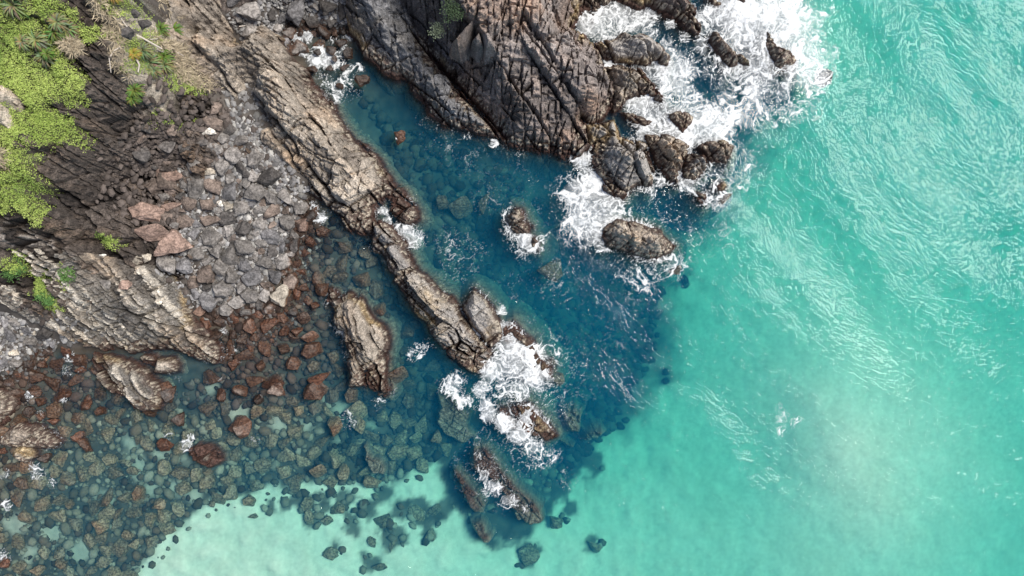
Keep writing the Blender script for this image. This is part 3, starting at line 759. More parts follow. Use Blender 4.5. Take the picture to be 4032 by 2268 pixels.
R('dark heart-shaped rock split in two, surrounded by white surf', 'C', [(1198, 860), (1240, 842), (1340, 840), (1392, 880), (1380, 930), (1310, 1012), (1280, 985), (1210, 910)], [(1260, 880, 0.9), (1340, 890, 0.8), (1300, 960, 0.6)], 185, pal='dark', amp=0.6)
R('small rusty rock in swirling water beyond the outermost block', 'C', [(1560, 1400), (1620, 1360), (1655, 1395), (1600, 1445), (1570, 1440)], [(1600, 1400, 0.5), (1620, 1390, 0.5), (1590, 1420, 0.4)], 187, pal='dark', amp=0.4)
R('washed-over rock in a foam eddy, nearest the bright green water', 'F', [(1410, 0), (1490, 0), (1500, 60), (1470, 100), (1420, 70)], [(1450, 40, 0.4), (1460, 20, 0.4), (1440, 70, 0.3)], 189, pal='dark', amp=0.4)
ne_poly = mixpoly([('C', [(600, 105), (632, 130), (700, 62), (740, 40), (900, 60), (960, 80), (1050, 80), (1150, 150), (1250, 190), (1330, 240), (1400, 272), (1462, 262), (1440, 200), (1405, 130), (1412, 60), (1350, 10), (1340, -260), (700, -260)])])
outcrop('rock_ridge', 'brown sloping ridge at the top edge between foamy cove and white surf', 'rock ridge', ne_poly,
    pk(('C', 700, 10, 2.2), ('C', 850, 10, 3.0), ('C', 1000, 20, 2.8), ('C', 1150, 60, 2.6), ('C', 1100, 100, 1.4), ('C', 1300, 120, 2.0), ('C', 1250, 30, 2.6), ('C', 1350, 180, 1.4), ('C', 1420, 240, 0.7), ('C', 1000, -200, 4), ('C', 1300, -200, 3)), 191, surf=0.5, pal='pink', strike=-45, blocks=(2.6, 1.5), weed=0.6)
R('long narrow spit of rock with a pale raised seaward edge in the surf', 'C', [(1495, 300), (1540, 228), (1620, 300), (1720, 390), (1812, 465), (1810, 502), (1740, 488), (1660, 512), (1590, 440), (1510, 345)], [(1550, 280, 1.1), (1640, 330, 1.5), (1750, 430, 1.3), (1620, 420, 0.9), (1680, 470, 0.7)], 193, surf=0.9, pal='pink', amp=0.6)
R('blocky dark rock standing alone in the broadest patch of white surf', 'J', [(-60, 235), (-25, 215), (60, 330), (150, 380), (212, 460), (150, 545), (50, 548), (0, 480), (-60, 360)], [(-20, 300, 1.6), (60, 380, 1.7), (100, 440, 1.2), (40, 470, 1.0), (150, 480, 0.7)], 195, surf=1.0, pal='pink', amp=0.7)
R('dark rock cut by the top edge, rusty underside, in the white surf', 'C', [(1650, -60), (1820, -60), (1812, 25), (1760, 62), (1710, 40), (1660, 5)], [(1740, -10, 1.2), (1760, 20, 0.9), (1700, -20, 1.1)], 197, surf=0.9, pal='dark', amp=0.5)
R('pair of low dark rocks near the top edge, half covered by foam', 'C', [(1480, -40), (1560, -10), (1625, 20), (1610, 55), (1560, 60), (1500, 20)], [(1520, 0, 0.6), (1580, 30, 0.7), (1550, 40, 0.5)], 199, surf=0.9, pal='dark', amp=0.5)
R('cracked pale rock standing alone off the seaward cluster, split in two by a dark joint', 'F', [(705, 300), (755, 232), (820, 198), (1000, 238), (1150, 288), (1230, 370), (1272, 400), (1230, 462), (1120, 497), (980, 482), (870, 452), (740, 412)],
  [(770, 300, 1.6), (860, 290, 2.2), (960, 330, 2.3), (1010, 350, 1.9), (1100, 340, 2.3), (1180, 380, 1.6), (900, 400, 1.5), (1080, 430, 1.8), (1220, 420, 0.8)], 201, pal='beige', split=True, tone=0.05, amp=0.7)
R('small knobbly tan rock ringed by swirling foam in the middle of the inlet', 'F', [(-5, 175), (50, 112), (92, 128), (130, 205), (172, 250), (150, 305), (60, 312), (5, 275)], [(50, 160, 1.2), (80, 220, 1.1), (40, 260, 0.9), (130, 260, 0.8)], 203, pal='beige', amp=0.6, surf=0.5)
R('little tan rock tip beside the knobbly one in the inlet, wrapped in foam', 'F', [(165, 330), (200, 325), (242, 370), (222, 425), (180, 415)], [(200, 360, 0.7), (215, 390, 0.7), (190, 400, 0.5)], 205, pal='beige', amp=0.4, surf=0.5)
# rocks under the breaking wave at the tip of the central ridge
R('dark wet reef rock breaking the surf just off the tip of the central ridge', 'F', [(-40, 1010), (40, 960), (110, 1060), (190, 1120), (240, 1220), (330, 1310), (330, 1390), (250, 1390), (170, 1300), (60, 1200), (-30, 1110)], [(30, 1060, 0.25), (120, 1180, 0.2), (260, 1300, 0.3), (270, 1350, 0.25)], 207, pal='dark', amp=0.4, surf=0.2)
R('weedy reef rock with white water pouring over it beyond the ridge tip', 'I', [(-60, 200), (60, 160), (150, 150), (220, 210), (330, 350), (360, 400), (280, 430), (160, 380), (-40, 330)], [(0, 260, 0.15), (200, 280, 0.55), (270, 360, 0.5), (100, 300, 0.3)], 209, pal='dark', amp=0.45, surf=0.3)

# --- striped promontory at lower left and its neighbours
prom_poly = mixpoly([('D', [(-60, 560), (100, 760), (230, 880), (340, 1000), (430, 1040), (500, 1100), (580, 1130), (690, 1185), (850, 1180), (940, 1202), (1100, 1190), (1250, 1197), (1370, 1230), (1470, 1275), (1510, 1270), (1570, 1295), (1632, 1255), (1640, 1170), (1580, 1090), (1500, 1000), (1430, 920), (1390, 800), (1310, 650), (1160, 555), (1060, 540), (950, 500), (700, 420), (450, 330), (200, 200), (-60, 120)])], 1.0)
outcrop('rock_promontory', 'promontory of grey and cream striped tilted strata between the pebble beach and the boulder shallows', 'promontory', prom_poly,
    pk(('D', 0, 450, 6.0), ('D', 150, 600, 4.6), ('D', 350, 750, 3.9), ('D', 330, 900, 2.4), ('D', 600, 600, 4.6), ('D', 500, 850, 3.5), ('D', 550, 1000, 2.4), ('D', 740, 640, 4.2), ('D', 850, 760, 3.9), ('D', 850, 900, 3.4), ('D', 700, 1100, 1.5), ('D', 1000, 900, 3.1), ('D', 1000, 1080, 2.0), ('D', 1150, 1000, 2.6),
       ('D', 1060, 640, 3.0), ('D', 1180, 700, 2.7), ('D', 1250, 900, 2.5), ('D', 1300, 800, 2.2), ('D', 1300, 1100, 1.7), ('D', 1420, 1050, 1.9), ('D', 1540, 1150, 1.2), ('D', 1420, 1190, 0.9), ('D', 1150, 1160, 1.2), ('D', 950, 560, 3.4), ('D', 500, 450, 5.0), ('D', 900, 1150, 1.3), ('D', 1580, 1240, 0.9)),
    211, surf=0.2, pal='stripe', strike=-55, blocks=(3.6, 1.5), small=(0.7, 0.35), bed=0.25, bedamp=0.42, joint=8, bend=0.8, lines=((28, 0.7, 0.2), (45, 1.3, 0.2), (-22, 3.2, 0.5)), slope=1.3)
low_poly = mixpoly([('D', [(680, 1250), (700, 1185), (800, 1215), (880, 1240), (960, 1262), (1080, 1320), (1170, 1400)]), ('G', [(1222, 10), (1232, 90), (1190, 180), (1090, 202), (1000, 190), (950, 130), (850, 80), (780, 0)]), ('D', [(765, 1430), (720, 1350)])])
outcrop('rock_outcrop', 'rounded striped rock below the promontory with a pale curved flank and rusty weed fringe', 'rock', low_poly,
    pk(('D', 740, 1240, 1.0), ('D', 850, 1280, 1.9), ('D', 820, 1380, 1.3), ('D', 960, 1340, 2.0), ('D', 1080, 1400, 1.8), ('G', 950, 30, 1.3), ('G', 1080, 60, 1.6), ('G', 1170, 60, 1.3), ('G', 1080, 160, 0.9)), 221, surf=0.15, pal='stripe', strike=-55, blocks=(3.2, 0.9), small=(0.8, 0.28), bed=0.24, bedamp=0.4, joint=0, lines=((35, 1.0, 0.12),))
R('flat-topped pale speckled block in the notch under the promontory', 'D', [(1160, 1352), (1200, 1240), (1310, 1228), (1345, 1280), (1332, 1335), (1250, 1345)], [(1220, 1270, 1.1), (1300, 1260, 1.1), (1260, 1320, 0.9)], 223, surf=0.15, pal='beige', amp=0.35, tone=0.1, weed=0.2)
R('knobbly grey rock tucked in the shadow under the promontory lip', 'D', [(1045, 1240), (1080, 1205), (1160, 1210), (1190, 1250), (1140, 1300), (1070, 1285)], [(1100, 1240, 0.8), (1150, 1250, 0.7), (1090, 1270, 0.6)], 225, surf=0.0, pal='grey', amp=0.4)
R('layered pale rock entering from the left edge above the two tan boulders', 'G', [(-120, 0), (0, 20), (60, 28), (128, 90), (142, 150), (110, 205), (60, 300), (0, 362), (-120, 380)], [(20, 80, 1.5), (80, 130, 1.4), (0, 200, 1.5), (0, 300, 1.1), (-80, 150, 1.8)], 227, surf=0.15, pal='beige', amp=0.6, strike=55, bed=0.3, bedamp=0.4)
R('large pale boulder with orange weedy shoulder near the left edge', 'G', [(0, 432), (80, 330), (160, 288), (300, 320), (420, 390), (462, 440), (400, 492), (280, 492), (120, 482), (30, 470)], [(80, 400, 1.2), (180, 350, 1.3), (300, 400, 0.9), (400, 440, 0.55), (180, 450, 0.9)], 229, surf=0.2, pal='beige', amp=0.4, weed=0.3)
R('rounded pale boulder just below the large orange-shouldered one', 'G', [(108, 540), (150, 480), (200, 458), (272, 500), (282, 555), (200, 592), (150, 580)], [(180, 510, 0.95), (230, 520, 0.9), (190, 560, 0.7)], 231, surf=0.2, pal='beige', amp=0.3, weed=0.2)
R('pale weathered rock knob at the left edge between two tongues of green cover', 'A', [(-150, 650), (60, 650), (160, 690), (190, 770), (180, 900), (120, 990), (60, 960), (-150, 930)], [(0, 720, 13.4), (100, 760, 13.0), (60, 880, 12.2), (140, 850, 11.9), (-60, 850, 12.8)], 241, name='rock_outcrop', surf=0, base_z=10.5, pal='beige', tone=0.3, split=True, amp=1.0)
# bedrock ribs breaking through the beach
R('ribbed brown bedrock rib along the upper beach under the ridge wall', 'A', [(1390, 880), (1540, 860), (1760, 900), (1760, 1000), (1640, 1240), (1540, 1270), (1450, 1130), (1430, 980)], [(1480, 950, 3.6), (1600, 950, 3.3), (1700, 960, 2.9), (1560, 1130, 3.2), (1600, 1220, 2.8)], 233, name='rock_outcrop', surf=0, base_z=1.9, pal='dark', tone=0.12, split=True)
R('row of dark tilted slabs on the beach between ridge wall and pebbles', 'A', [(1700, 1120), (1830, 1090), (1907, 1130), (1900, 1300), (1840, 1360), (1740, 1250)], [(1800, 1150, 2.8), (1850, 1250, 2.5), (1770, 1210, 2.6)], 235, name='rock_outcrop', surf=0, base_z=1.5, pal='dark', tone=0.1)
R('dark brown bedrock shelf below the hillside, above the reddish beach slabs', 'A', [(650, 1260), (760, 1230), (860, 1340), (880, 1449), (960, 1449), (1010, 1560), (700, 1560), (690, 1400)], [(740, 1300, 4.6), (780, 1400, 4.2), (860, 1480, 3.6)], 237, name='rock_outcrop', surf=0, base_z=2.8, pal='dark', tone=0.1)

# --- drowned reefs running on from the tip of the ridge
def reef(label, t, pts, tops, seed, **k):
    outcrop('submerged_reef', label, 'reef', poly(t, pts), [W(t, x, y) + (z,) for x, y, z in tops], seed, split=False, base_z=-9, topmin=-5, slope=4.0, outslope=1.8, pal='dark', amp=0.45, rough=0.45, blocks=(2.4, 1.3), small=(0.9, 0.5), tone=0.2, **k)
reef('pale drowned reef slab left of the white wave at the ridge tip', 'H', [(1350, 90), (1450, 60), (1560, 160), (1650, 230), (1620, 350), (1680, 430), (1560, 480), (1420, 420), (1350, 310)], [(1420, 150, -1.0), (1520, 260, -0.9), (1580, 380, -1.2), (1420, 350, -1.2)], 401)
reef('long drowned reef trailing foam below the ridge tip', 'H', [(1570, 520), (1630, 430), (1760, 470), (1880, 600), (1990, 740), (2120, 850), (2210, 960), (2190, 1080), (2080, 1140), (1960, 1060), (1850, 900), (1740, 780), (1640, 680)], [(1660, 520, -0.2), (1780, 620, -0.15), (1900, 780, -0.15), (2040, 920, -0.35), (2120, 1020, -0.6)], 403)
reef('narrow drowned reef beside the long foam-trailing one', 'H', [(1450, 650), (1520, 620), (1600, 720), (1680, 830), (1760, 940), (1720, 1020), (1640, 980), (1540, 830)], [(1510, 690, -0.35), (1600, 800, -0.4), (1690, 930, -0.6)], 405)
reef('southernmost tan drowned reef of the ridge tip, near the sand', 'H', [(1615, 1070), (1700, 1055), (1795, 1200), (1775, 1275), (1700, 1245)], [(1670, 1110, -0.5), (1730, 1190, -0.45), (1750, 1240, -0.7)], 407)
reef('rounded drowned reef in deep water right of the ridge tip wave', 'I', [(405, 210), (520, 185), (610, 250), (590, 340), (570, 440), (460, 410), (400, 300)], [(480, 250, -1.0), (550, 300, -1.1), (500, 390, -1.2)], 409)
reef('outermost drowned reef of the deep blue water by the ridge tip', 'I', [(570, 380), (640, 350), (740, 335), (800, 420), (700, 475), (580, 470)], [(620, 410, -1.3), (720, 390, -1.1), (680, 440, -1.5)], 411)
reef('dark weedy reef wedge just under the surface below the pouring foam', 'I', [(300, 400), (400, 395), (530, 520), (490, 555), (360, 495)], [(360, 440, -0.15), (440, 490, -0.25), (490, 530, -0.4)], 413)
reef('broad dark reef awash in the middle of the boulder shallows', 'G', [(1390, 500), (1480, 450), (1620, 460), (1725, 520), (1700, 620), (1580, 645), (1440, 600)], [(1470, 530, 0.05), (1560, 540, 0.0), (1650, 560, -0.2)], 415)
reef('slanting drowned reef bar near the pale sand tongue', 'H', [(760, 470), (830, 445), (900, 560), (1010, 640), (965, 725), (880, 690), (800, 580)], [(820, 510, -0.45), (880, 600, -0.5), (960, 670, -0.6)], 417)

# ------------------------------------------------------------------ loose boulders
def boulder_proto(i, squareness=0.5):
    rnd = random.Random(900 + i)
    bm = bmesh.new()
    n = rnd.choice((9, 11, 13, 16))
    for k in range(n):
        v = Vector((rnd.gauss(0, 1), rnd.gauss(0, 1), rnd.gauss(0, 1))).normalized()
        m = max(abs(v.x), abs(v.y), abs(v.z))
        v = v * (1 - squareness) + (v / m) * squareness * 0.85
        bm.verts.new(v)
    bmesh.ops.convex_hull(bm, input=bm.verts)
    bmesh.ops.delete(bm, geom=[v for v in bm.verts if not v.link_faces], context='VERTS')
    bmesh.ops.dissolve_limit(bm, angle_limit=math.radians(14), verts=bm.verts, edges=bm.edges)
    bmesh.ops.bevel(bm, geom=bm.edges[:], offset=0.16, segments=2, profile=0.55, affect='EDGES', clamp_overlap=True)
    bmesh.ops.triangulate(bm, faces=bm.faces)
    for lim in (0.6, 0.38):
        bmesh.ops.subdivide_edges(bm, edges=[e for e in bm.edges if e.calc_length() > lim], cuts=1)
        bmesh.ops.triangulate(bm, faces=bm.faces)
    bmesh.ops.smooth_vert(bm, verts=bm.verts, factor=0.45, use_axis_x=True, use_axis_y=True, use_axis_z=True)
    off = Vector((i * 7.1, i * 3.3, 0))
    for v in bm.verts:
        v.co += v.co.normalized() * (mnoise.noise(v.co * 1.5 + off) * 0.16 + mnoise.noise(v.co * 3.5 + off) * 0.09 + mnoise.noise(v.co * 7.5 + off) * 0.04)
    # normalise to half-size 1
    xs = [v.co for v in bm.verts]
    for a in range(3):
        lo, hi = min(c[a] for c in xs), max(c[a] for c in xs)
        for v in bm.verts: v.co[a] = (v.co[a] - (lo + hi) / 2) / ((hi - lo) / 2)
    me = bpy.data.meshes.new('boulder')
    bm.to_mesh(me); bm.free()
    me.materials.append(M_BOULDER)
    return me
PROTO = [boulder_proto(i, 0.25 + 0.06 * (i % 6)) for i in range(14)]
rng = random.Random(77)
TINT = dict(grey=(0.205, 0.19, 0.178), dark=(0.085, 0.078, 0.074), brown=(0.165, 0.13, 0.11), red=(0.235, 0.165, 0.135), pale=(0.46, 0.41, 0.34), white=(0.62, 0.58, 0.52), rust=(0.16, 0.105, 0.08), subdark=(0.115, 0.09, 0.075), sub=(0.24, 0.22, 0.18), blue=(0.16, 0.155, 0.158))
PLACED = []
def boulder(x, y, rx, ry, rot, z=None, hz=None, tint='grey', label=None, group=None, name='boulder', top=None, cat='boulder', flat=0.0):
    hz = hz or min(rx, ry) * rng.uniform(0.7, 0.95)
    if top is not None: cz = top - hz
    else:
        cz = (tz(x, y) if z is None else z) + hz * 0.35
    o = bpy.data.objects.new(name, PROTO[rng.randrange(len(PROTO))])
    COL.objects.link(o)
    o.location = (x, y, cz)
    o.rotation_euler = (rng.uniform(-0.15, 0.15), rng.uniform(-0.15, 0.15), rot)
    o.scale = (rx, ry, hz)
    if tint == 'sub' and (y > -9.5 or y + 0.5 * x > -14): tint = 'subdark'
    if tint == 'rust': tint = rng.choice(('rust', 'rust', 'dark', 'brown'))
    v = rng.uniform(0.6, 1.25)
    o.color = tuple(min(1, c * v) for c in TINT[tint]) + (1,)
    PLACED.append((x, y, max(rx, ry)))
    return tag(o, label, cat, group)
def B(t, x, y, w, h, rot=0.0, tint='grey', label=None, group=None, top=None, z_img=None, **k):
    """boulder traced on tile t; w, h full size in tile units; rot in degrees clockwise in the picture"""
    zz = z_img if z_img is not None else max(tz(*W(t, x, y)), 0)
    zz = max(zz, 0)
    px, py = W(t, x, y, zz)
    return boulder(px, py, w * MT / 2 * 1.03, h * MT / 2 * 1.03, -math.radians(rot), tint=tint, label=label, group=group, top=top, **k)

# one-of-a-kind boulders
for a in (
    ('D', 1090, 140, 240, 135, 10, 'red', 'reddish layered slab, uppermost of the three big slabs at the upper beach'),
    ('D', 1140, 292, 240, 135, 6, 'red', 'rusty flat slab between the two other big slabs on the upper beach'),
    ('D', 1282, 372, 265, 175, -18, 'red', 'largest rust-brown slab on the pebbles, lowest of the three'),
    ('D', 1290, 100, 140, 62, -12, 'red', 'small brick-coloured oblong stone beside the uppermost reddish slab'),
    ('D', 1370, 208, 125, 95, -10, 'brown', 'brown angular boulder just above the largest rust-brown slab'),
    ('D', 1580, 208, 160, 105, 22, 'brown', 'brown block with dark ring-like joints in the middle of the upper beach'),
    ('D', 1640, 76, 64, 52, 0, 'white', 'whitish rounded stone among grey boulders near the top of the beach'),
    ('D', 1705, 100, 84, 76, 0, 'pale', 'sandy-coloured cube-like boulder beside the whitish stone'),
    ('D', 1815, 122, 120, 140, 20, 'grey', 'tall grey boulder of the upper beach beside the sandy cube-like one'),
    ('D', 1240, 532, 135, 145, 0, 'grey', 'large grey-brown boulder against the striped promontory'),
    ('D', 1790, 822, 130, 90, -10, 'grey', 'broad pale-faced grey boulder at the lower edge of the pebble beach'),
    ('D', 790, 680, 100, 70, 20, 'grey', 'grey cubic boulder perched on the promontory'),
    ('D', 945, 690, 95, 75, -20, 'red', 'red-brown banded block perched in the promontory cleft'),
    ('D', 1190, 815, 62, 46, 15, 'pale', 'little yellowish stone caught in the promontory crack'),
    ('D', 1040, 505, 80, 60, -30, 'pale', 'tan stone at the top corner of the promontory beside the beach'),
    ('D', 1105, 490, 66, 66, 0, 'pale', 'roundish tan stone touching the beach by the promontory corner'),
    ('A', 1330, 782, 140, 100, 5, 'brown', 'flat chocolate-brown slab beneath the stony saddle'),
    ('A', 1340, 866, 100, 58, -8, 'white', 'cream-white block under the chocolate-brown slab'),
    ('A', 1420, 705, 70, 115, 20, 'brown', 'upright brown slab beside the flat chocolate-brown one'),
    ('A', 1355, 1002, 145, 82, 0, 'dark', 'dark domed boulder just below the small green creeper patch'),
    ('A', 1430, 1112, 112, 98, -15, 'brown', 'brown diamond-shaped boulder under the dark domed one'),
    ('A', 1260, 1322, 195, 132, 8, 'red', 'large smooth red-brown boulder above the three big slabs'),
    ('A', 1560, 1290, 115, 58, 8, 'pale', 'pale pinkish flat slab in the middle of the upper scree'),
    ('A', 1200, 1030, 112, 130, 0, 'dark', 'blocky dark boulder left of the dark domed one'),
    ('A', 960, 1290, 155, 150, 30, 'brown', 'jagged brown boulder at the foot of the dark cliff'),
    ('A', 1100, 1392, 135, 120, 0, 'brown', 'cracked brown boulder beside the large smooth red-brown one'),
    ('A', 1290, 1425, 105, 92, 0, 'brown', 'squat brown boulder below the large smooth red-brown one'),
    ('A', 1590, 1400, 130, 120, 0, 'brown', 'rounded ribbed brown boulder above the white pebbles'),
    ('A', 1100, 190, 80, 64, 0, 'dark', 'dark rounded stone lying on the pale soil of the saddle'),
    ('A', 1025, 105, 50, 54, 0, 'dark', 'small black stone beside the bush on the saddle'),
    ('A', 965, 250, 60, 70, 30, 'dark', 'black boulder at the upper margin of the saddle'),
    ('A', 435, 1003, 26, 22, 0, 'white', 'tiny white stone in the green cover near the cliff edge'),
    ('D', 770, 467, 50, 18, 5, 'white', 'small bright white stone on the dark slope over the promontory'),
    ('E', 205, 768, 150, 170, 0, 'pale', 'big yellowish-white boulder at the water edge of the pebble beach'),
    ('E', 82, 770, 95, 105, 0, 'grey', 'grey boulder beside the big yellowish-white one'),
    ('E', 150, 620, 130, 105, 30, 'blue', 'split blue-grey boulder above the big yellowish-white one'),
    ('E', 355, 238, 112, 112, 10, 'red', 'reddish boulder standing at the beach edge beside the foam under the ridge'),
    ('B', 310, 75, 155, 210, 10, 'blue', 'largest smooth blue-grey boulder of the upper gully, pale speckled foot'),
    ('B', 205, 120, 80, 150, 0, 'blue', 'upright speckled boulder next to the largest one in the upper gully'),
    ('B', 75, 60, 90, 100, 0, 'dark', 'dark boulder beside the pebbles of the upper gully'),
    ('B', 525, 240, 110, 90, 20, 'dark', 'yellow-speckled dark boulder above the gully foam'),
    ('B', 490, 320, 90, 120, 20, 'brown', 'tan speckled boulder splitting the gully foam'),
    ('B', 160, 205, 80, 70, 0, 'grey', 'grey boulder at the ridge side of the upper gully'),
    ('B', 560, 60, 130, 130, 0, 'dark', 'black blocky boulder under the headland wall at the head of the gully'),
    ('B', 660, 70, 90, 160, 0, 'dark', 'tall slate slab against the headland wall in the gully'),
    ('B', 450, 170, 110, 90, 10, 'dark', 'low black boulder in the gully behind the speckled ones')):
    t, x, y, w, h, rot, tint, lab = a
    zi = hill_z(*W(t, x, y, 4)) if t == 'A' and x < 1250 and y < 900 else None
    if t == 'D' and x < 1250 and lab.find('promontory') > 0 and x != 1240 and x < 1200: zi = 3.6
    if t == 'D' and x == 770: zi = 5.0
    if t == 'D' and x in (1040, 1105): zi = 2.6
    B(t, x, y, w, h, rot, tint, lab, z_img=zi, z=zi)
# dark weedy stones in the gully foam
for x, y, w, h, rot in ((350, 250, 50, 60, 0), (660, 330, 100, 60, -20), (710, 400, 70, 90, 0), (685, 515, 70, 55, 0), (805, 600, 110, 100, 30), (645, 650, 60, 50, 0), (580, 380, 80, 70, 30), (610, 450, 40, 60, 0), (440, 520, 90, 50, 20), (570, 515, 60, 45, 0), (670, 245, 45, 45, 0), (480, 400, 60, 50, 0)):
    B('B', x, y, w, h, rot, 'dark', 'dark weed-covered stone poking through the blue gully foam', 'weedy stones in the gully foam', top=0.4 + rng.uniform(-.1, .15))
B('B', 1090, 1030, 90, 110, 0, 'rust', 'lone dark stone just breaking the surface in the middle of the blue inlet', top=0.15)
# rust-brown stones standing out of the shallows
for t, x, y, w, h, rot in (('E', 425, 370, 82, 80, 20), ('E', 370, 705, 84, 62, 0), ('E', 505, 720, 100, 110, 20), ('E', 300, 888, 76, 66, 0), ('E', 375, 940, 95, 95, 0), ('E', 460, 845, 66, 60, 0), ('E', 112, 990, 135, 150, 20), ('E', 422, 1080, 125, 80, -10),
    ('E', 72, 1170, 100, 135, 0), ('E', 215, 1172, 115, 92, 20), ('E', 430, 1178, 155, 115, -20), ('E', 40, 910, 105, 85, 0), ('E', 330, 1040, 90, 66, -20), ('E', 240, 342, 48, 44, 0), ('E', 290, 1280, 115, 110, -20), ('E', 140, 1420, 170, 120, 10), ('E', 40, 1300, 90, 90, 0),
    ('D', 505, 1180, 95, 130, 20), ('D', 325, 1285, 60, 55, 0), ('D', 600, 1330, 70, 60, 0), ('D', 1620, 1075, 120, 90, -10), ('D', 1750, 1285, 70, 100, 20), ('D', 1880, 1000, 110, 120, 0), ('D', 1760, 940, 110, 90, 0), ('D', 1650, 960, 110, 110, 0), ('D', 270, 1190, 70, 80, 0), ('D', 230, 1290, 90, 120, 20), ('D', 120, 1360, 100, 80, 0), ('D', 40, 1330, 90, 90, 0),
    ('G', 447, 78, 155, 135, -20), ('G', 635, 152, 105, 122, 0), ('G', 752, 210, 66, 64, 0), ('G', 300, 145, 74, 72, 0), ('G', 215, 215, 95, 90, 0), ('G', 302, 252, 66, 64, 0), ('G', 395, 287, 76, 50, 20), ('G', 575, 410, 95, 90, 0), ('G', 640, 470, 130, 70, 45), ('G', 335, 562, 95, 72, 0), ('G', 30, 1352, 90, 85, 0),
    ('G', 1345, 262, 95, 105, 20), ('G', 1800, 330, 165, 175, 20), ('G', 1652, 92, 82, 112, 0), ('G', 1800, 60, 115, 92, 0), ('G', 1240, 465, 115, 100, 0), ('G', 1270, 70, 110, 130, 30), ('G', 1250, 30, 90, 90, 0), ('G', 15, 510, 60, 50, 0), ('G', 1110, 225, 110, 60, 10), ('H', 30, 125, 80, 80, 0), ('H', 170, 40, 130, 110, 0), ('H', 450, 65, 195, 150, -20)):
    B(t, x, y, w, h, rot, 'rust', 'rust-brown weedy boulder standing just out of the shallow water', 'rust-brown boulders in the shallows', top=rng.uniform(0.22, 0.5), hz=max(0.5, min(w, h) * MT * 0.42))
B('E', 480, 1400, 170, 110, 0, 'rust', 'large mottled brown boulder barely awash beside the pale islet foot', top=0.12)
# submerged rocks that can be told apart
SUBM = (('G', 760, 880, 95, 155, 10, -0.25), ('G', 1012, 842, 85, 115, 0, -0.25), ('G', 1160, 932, 105, 95, 0, -0.35), ('G', 710, 1102, 125, 125, 0, -0.3), ('G', 420, 1387, 85, 80, 0, -0.3), ('G', 240, 1430, 100, 80, 0, -0.3), ('G', 480, 932, 85, 80, 0, -0.4), ('G', 160, 1032, 135, 95, 20, -0.3), ('G', 840, 1010, 75, 90, 0, -0.6),
    ('G', 920, 1170, 85, 80, 0, -0.5), ('G', 960, 1242, 85, 80, 0, -0.7), ('G', 1060, 480, 130, 90, 30, -0.5), ('G', 1010, 440, 80, 90, 0, -0.6), ('G', 800, 290, 110, 90, 0, -0.4), ('G', 870, 240, 90, 90, 0, -0.4), ('G', 960, 680, 100, 70, 0, -0.6), ('G', 1520, 690, 100, 70, 0, -0.7), ('G', 1545, 940, 60, 60, 0, -1.0), ('G', 1830, 920, 90, 80, 20, -0.9), ('G', 1850, 1040, 80, 40, 0, -1.4),
    ('H', 590, 342, 120, 165, 10, -0.15), ('H', 460, 680, 125, 105, 0, -0.5), ('H', 312, 222, 84, 80, 0, -0.4), ('H', 715, 100, 92, 125, 0, -0.4), ('H', 1350, 432, 90, 100, 0, -1.4), 
    ('H', 750, 230, 150, 180, 0, -0.9), ('H', 760, 340, 120, 160, -20, -0.8), ('H', 640, 700, 110, 140, 20, -0.9), ('H', 860, 780, 140, 100, 0, -1.0), ('H', 540, 1335, 130, 100, 0, -1.3), ('H', 920, 1440, 110, 70, 0, -1.5), ('H', 380, 1050, 80, 130, 0, -1.2), ('H', 360, 950, 100, 120, 0, -1.3), ('H', 590, 980, 120, 110, 0, -1.2), ('H', 510, 1080, 90, 80, 0, -1.4), ('H', 930, 1100, 140, 120, 0, -1.6), ('H', 850, 1250, 70, 90, 0, -1.5), ('H', 1190, 1040, 150, 150, 0, -1.9), ('H', 1300, 1200, 90, 110, 0, -1.9), ('H', 1010, 1270, 60, 130, 10, -1.7), ('H', 1340, 1030, 120, 140, 0, -2.0),
    ('E', 570, 1245, 95, 110, 0, -0.6), ('E', 430, 1310, 105, 100, 0, -0.5), ('E', 1110, 1040, 155, 150, 0, -1.3), ('E', 1190, 990, 90, 90, 0, -1.6), ('E', 960, 920, 80, 80, 0, -1.2), ('E', 790, 650, 135, 120, 0, -0.3), ('E', 1070, 1370, 150, 140, 0, -0.3), ('E', 1540, 90, 180, 170, 0, -1.5), ('E', 1400, 50, 110, 110, 0, -1.4), ('E', 1720, 60, 90, 170, 0, -1.5), ('E', 1100, 1200, 110, 110, 0, -1.9), ('E', 930, 420, 100, 80, 0, -0.1), ('E', 930, 870, 110, 120, 30, -0.15),
    ('I', 370, 1130, 120, 90, 20, -2.3), ('I', 165, 1385, 170, 190, 0, -2.2), ('I', 680, 1315, 110, 66, 30, -2.6),
    ('F', 330, 560, 200, 180, 20, -0.9), ('F', 1270, 580, 110, 70, -10, -0.35), ('F', 300, 1320, 160, 180, 20, -0.15), ('F', 370, 1410, 120, 110, 0, -0.7), ('F', 1640, 40, 120, 90, 0, -0.3), ('J', 430, 560, 120, 140, 20, -0.2))
for t, x, y, w, h, rot, tp in SUBM:
    big = w * h > 40000
    px, py = W(t, x, y)
    hz = max(0.35, min(min(w, h) * MT * 0.5, (tp - tz(px, py)) * 0.75 + 0.25))
    zone = {'G': 'brown boulder lying submerged among the drowned stones of the lower left shallows', 'H': 'drowned boulder seen through teal water near the edge of the pale sand', 'E': 'submerged boulder seen through the water around the islet and ridge', 'I': 'dim drowned rock under the deep water off the ridge tip', 'F': 'dim drowned rock under the streaked dark blue water', 'J': 'dark drowned rock at the edge of the widest white surf'}[t]
    B(t, x, y, w, h, rot, 'sub', zone, {'G': 'drowned boulders, lower left', 'H': 'drowned boulders by the pale sand', 'E': 'drowned boulders around the islet', 'I': 'drowned rocks off the ridge tip', 'F': 'drowned rocks in the dark blue water', 'J': None}[t], top=tp, hz=hz, name='submerged_boulder')

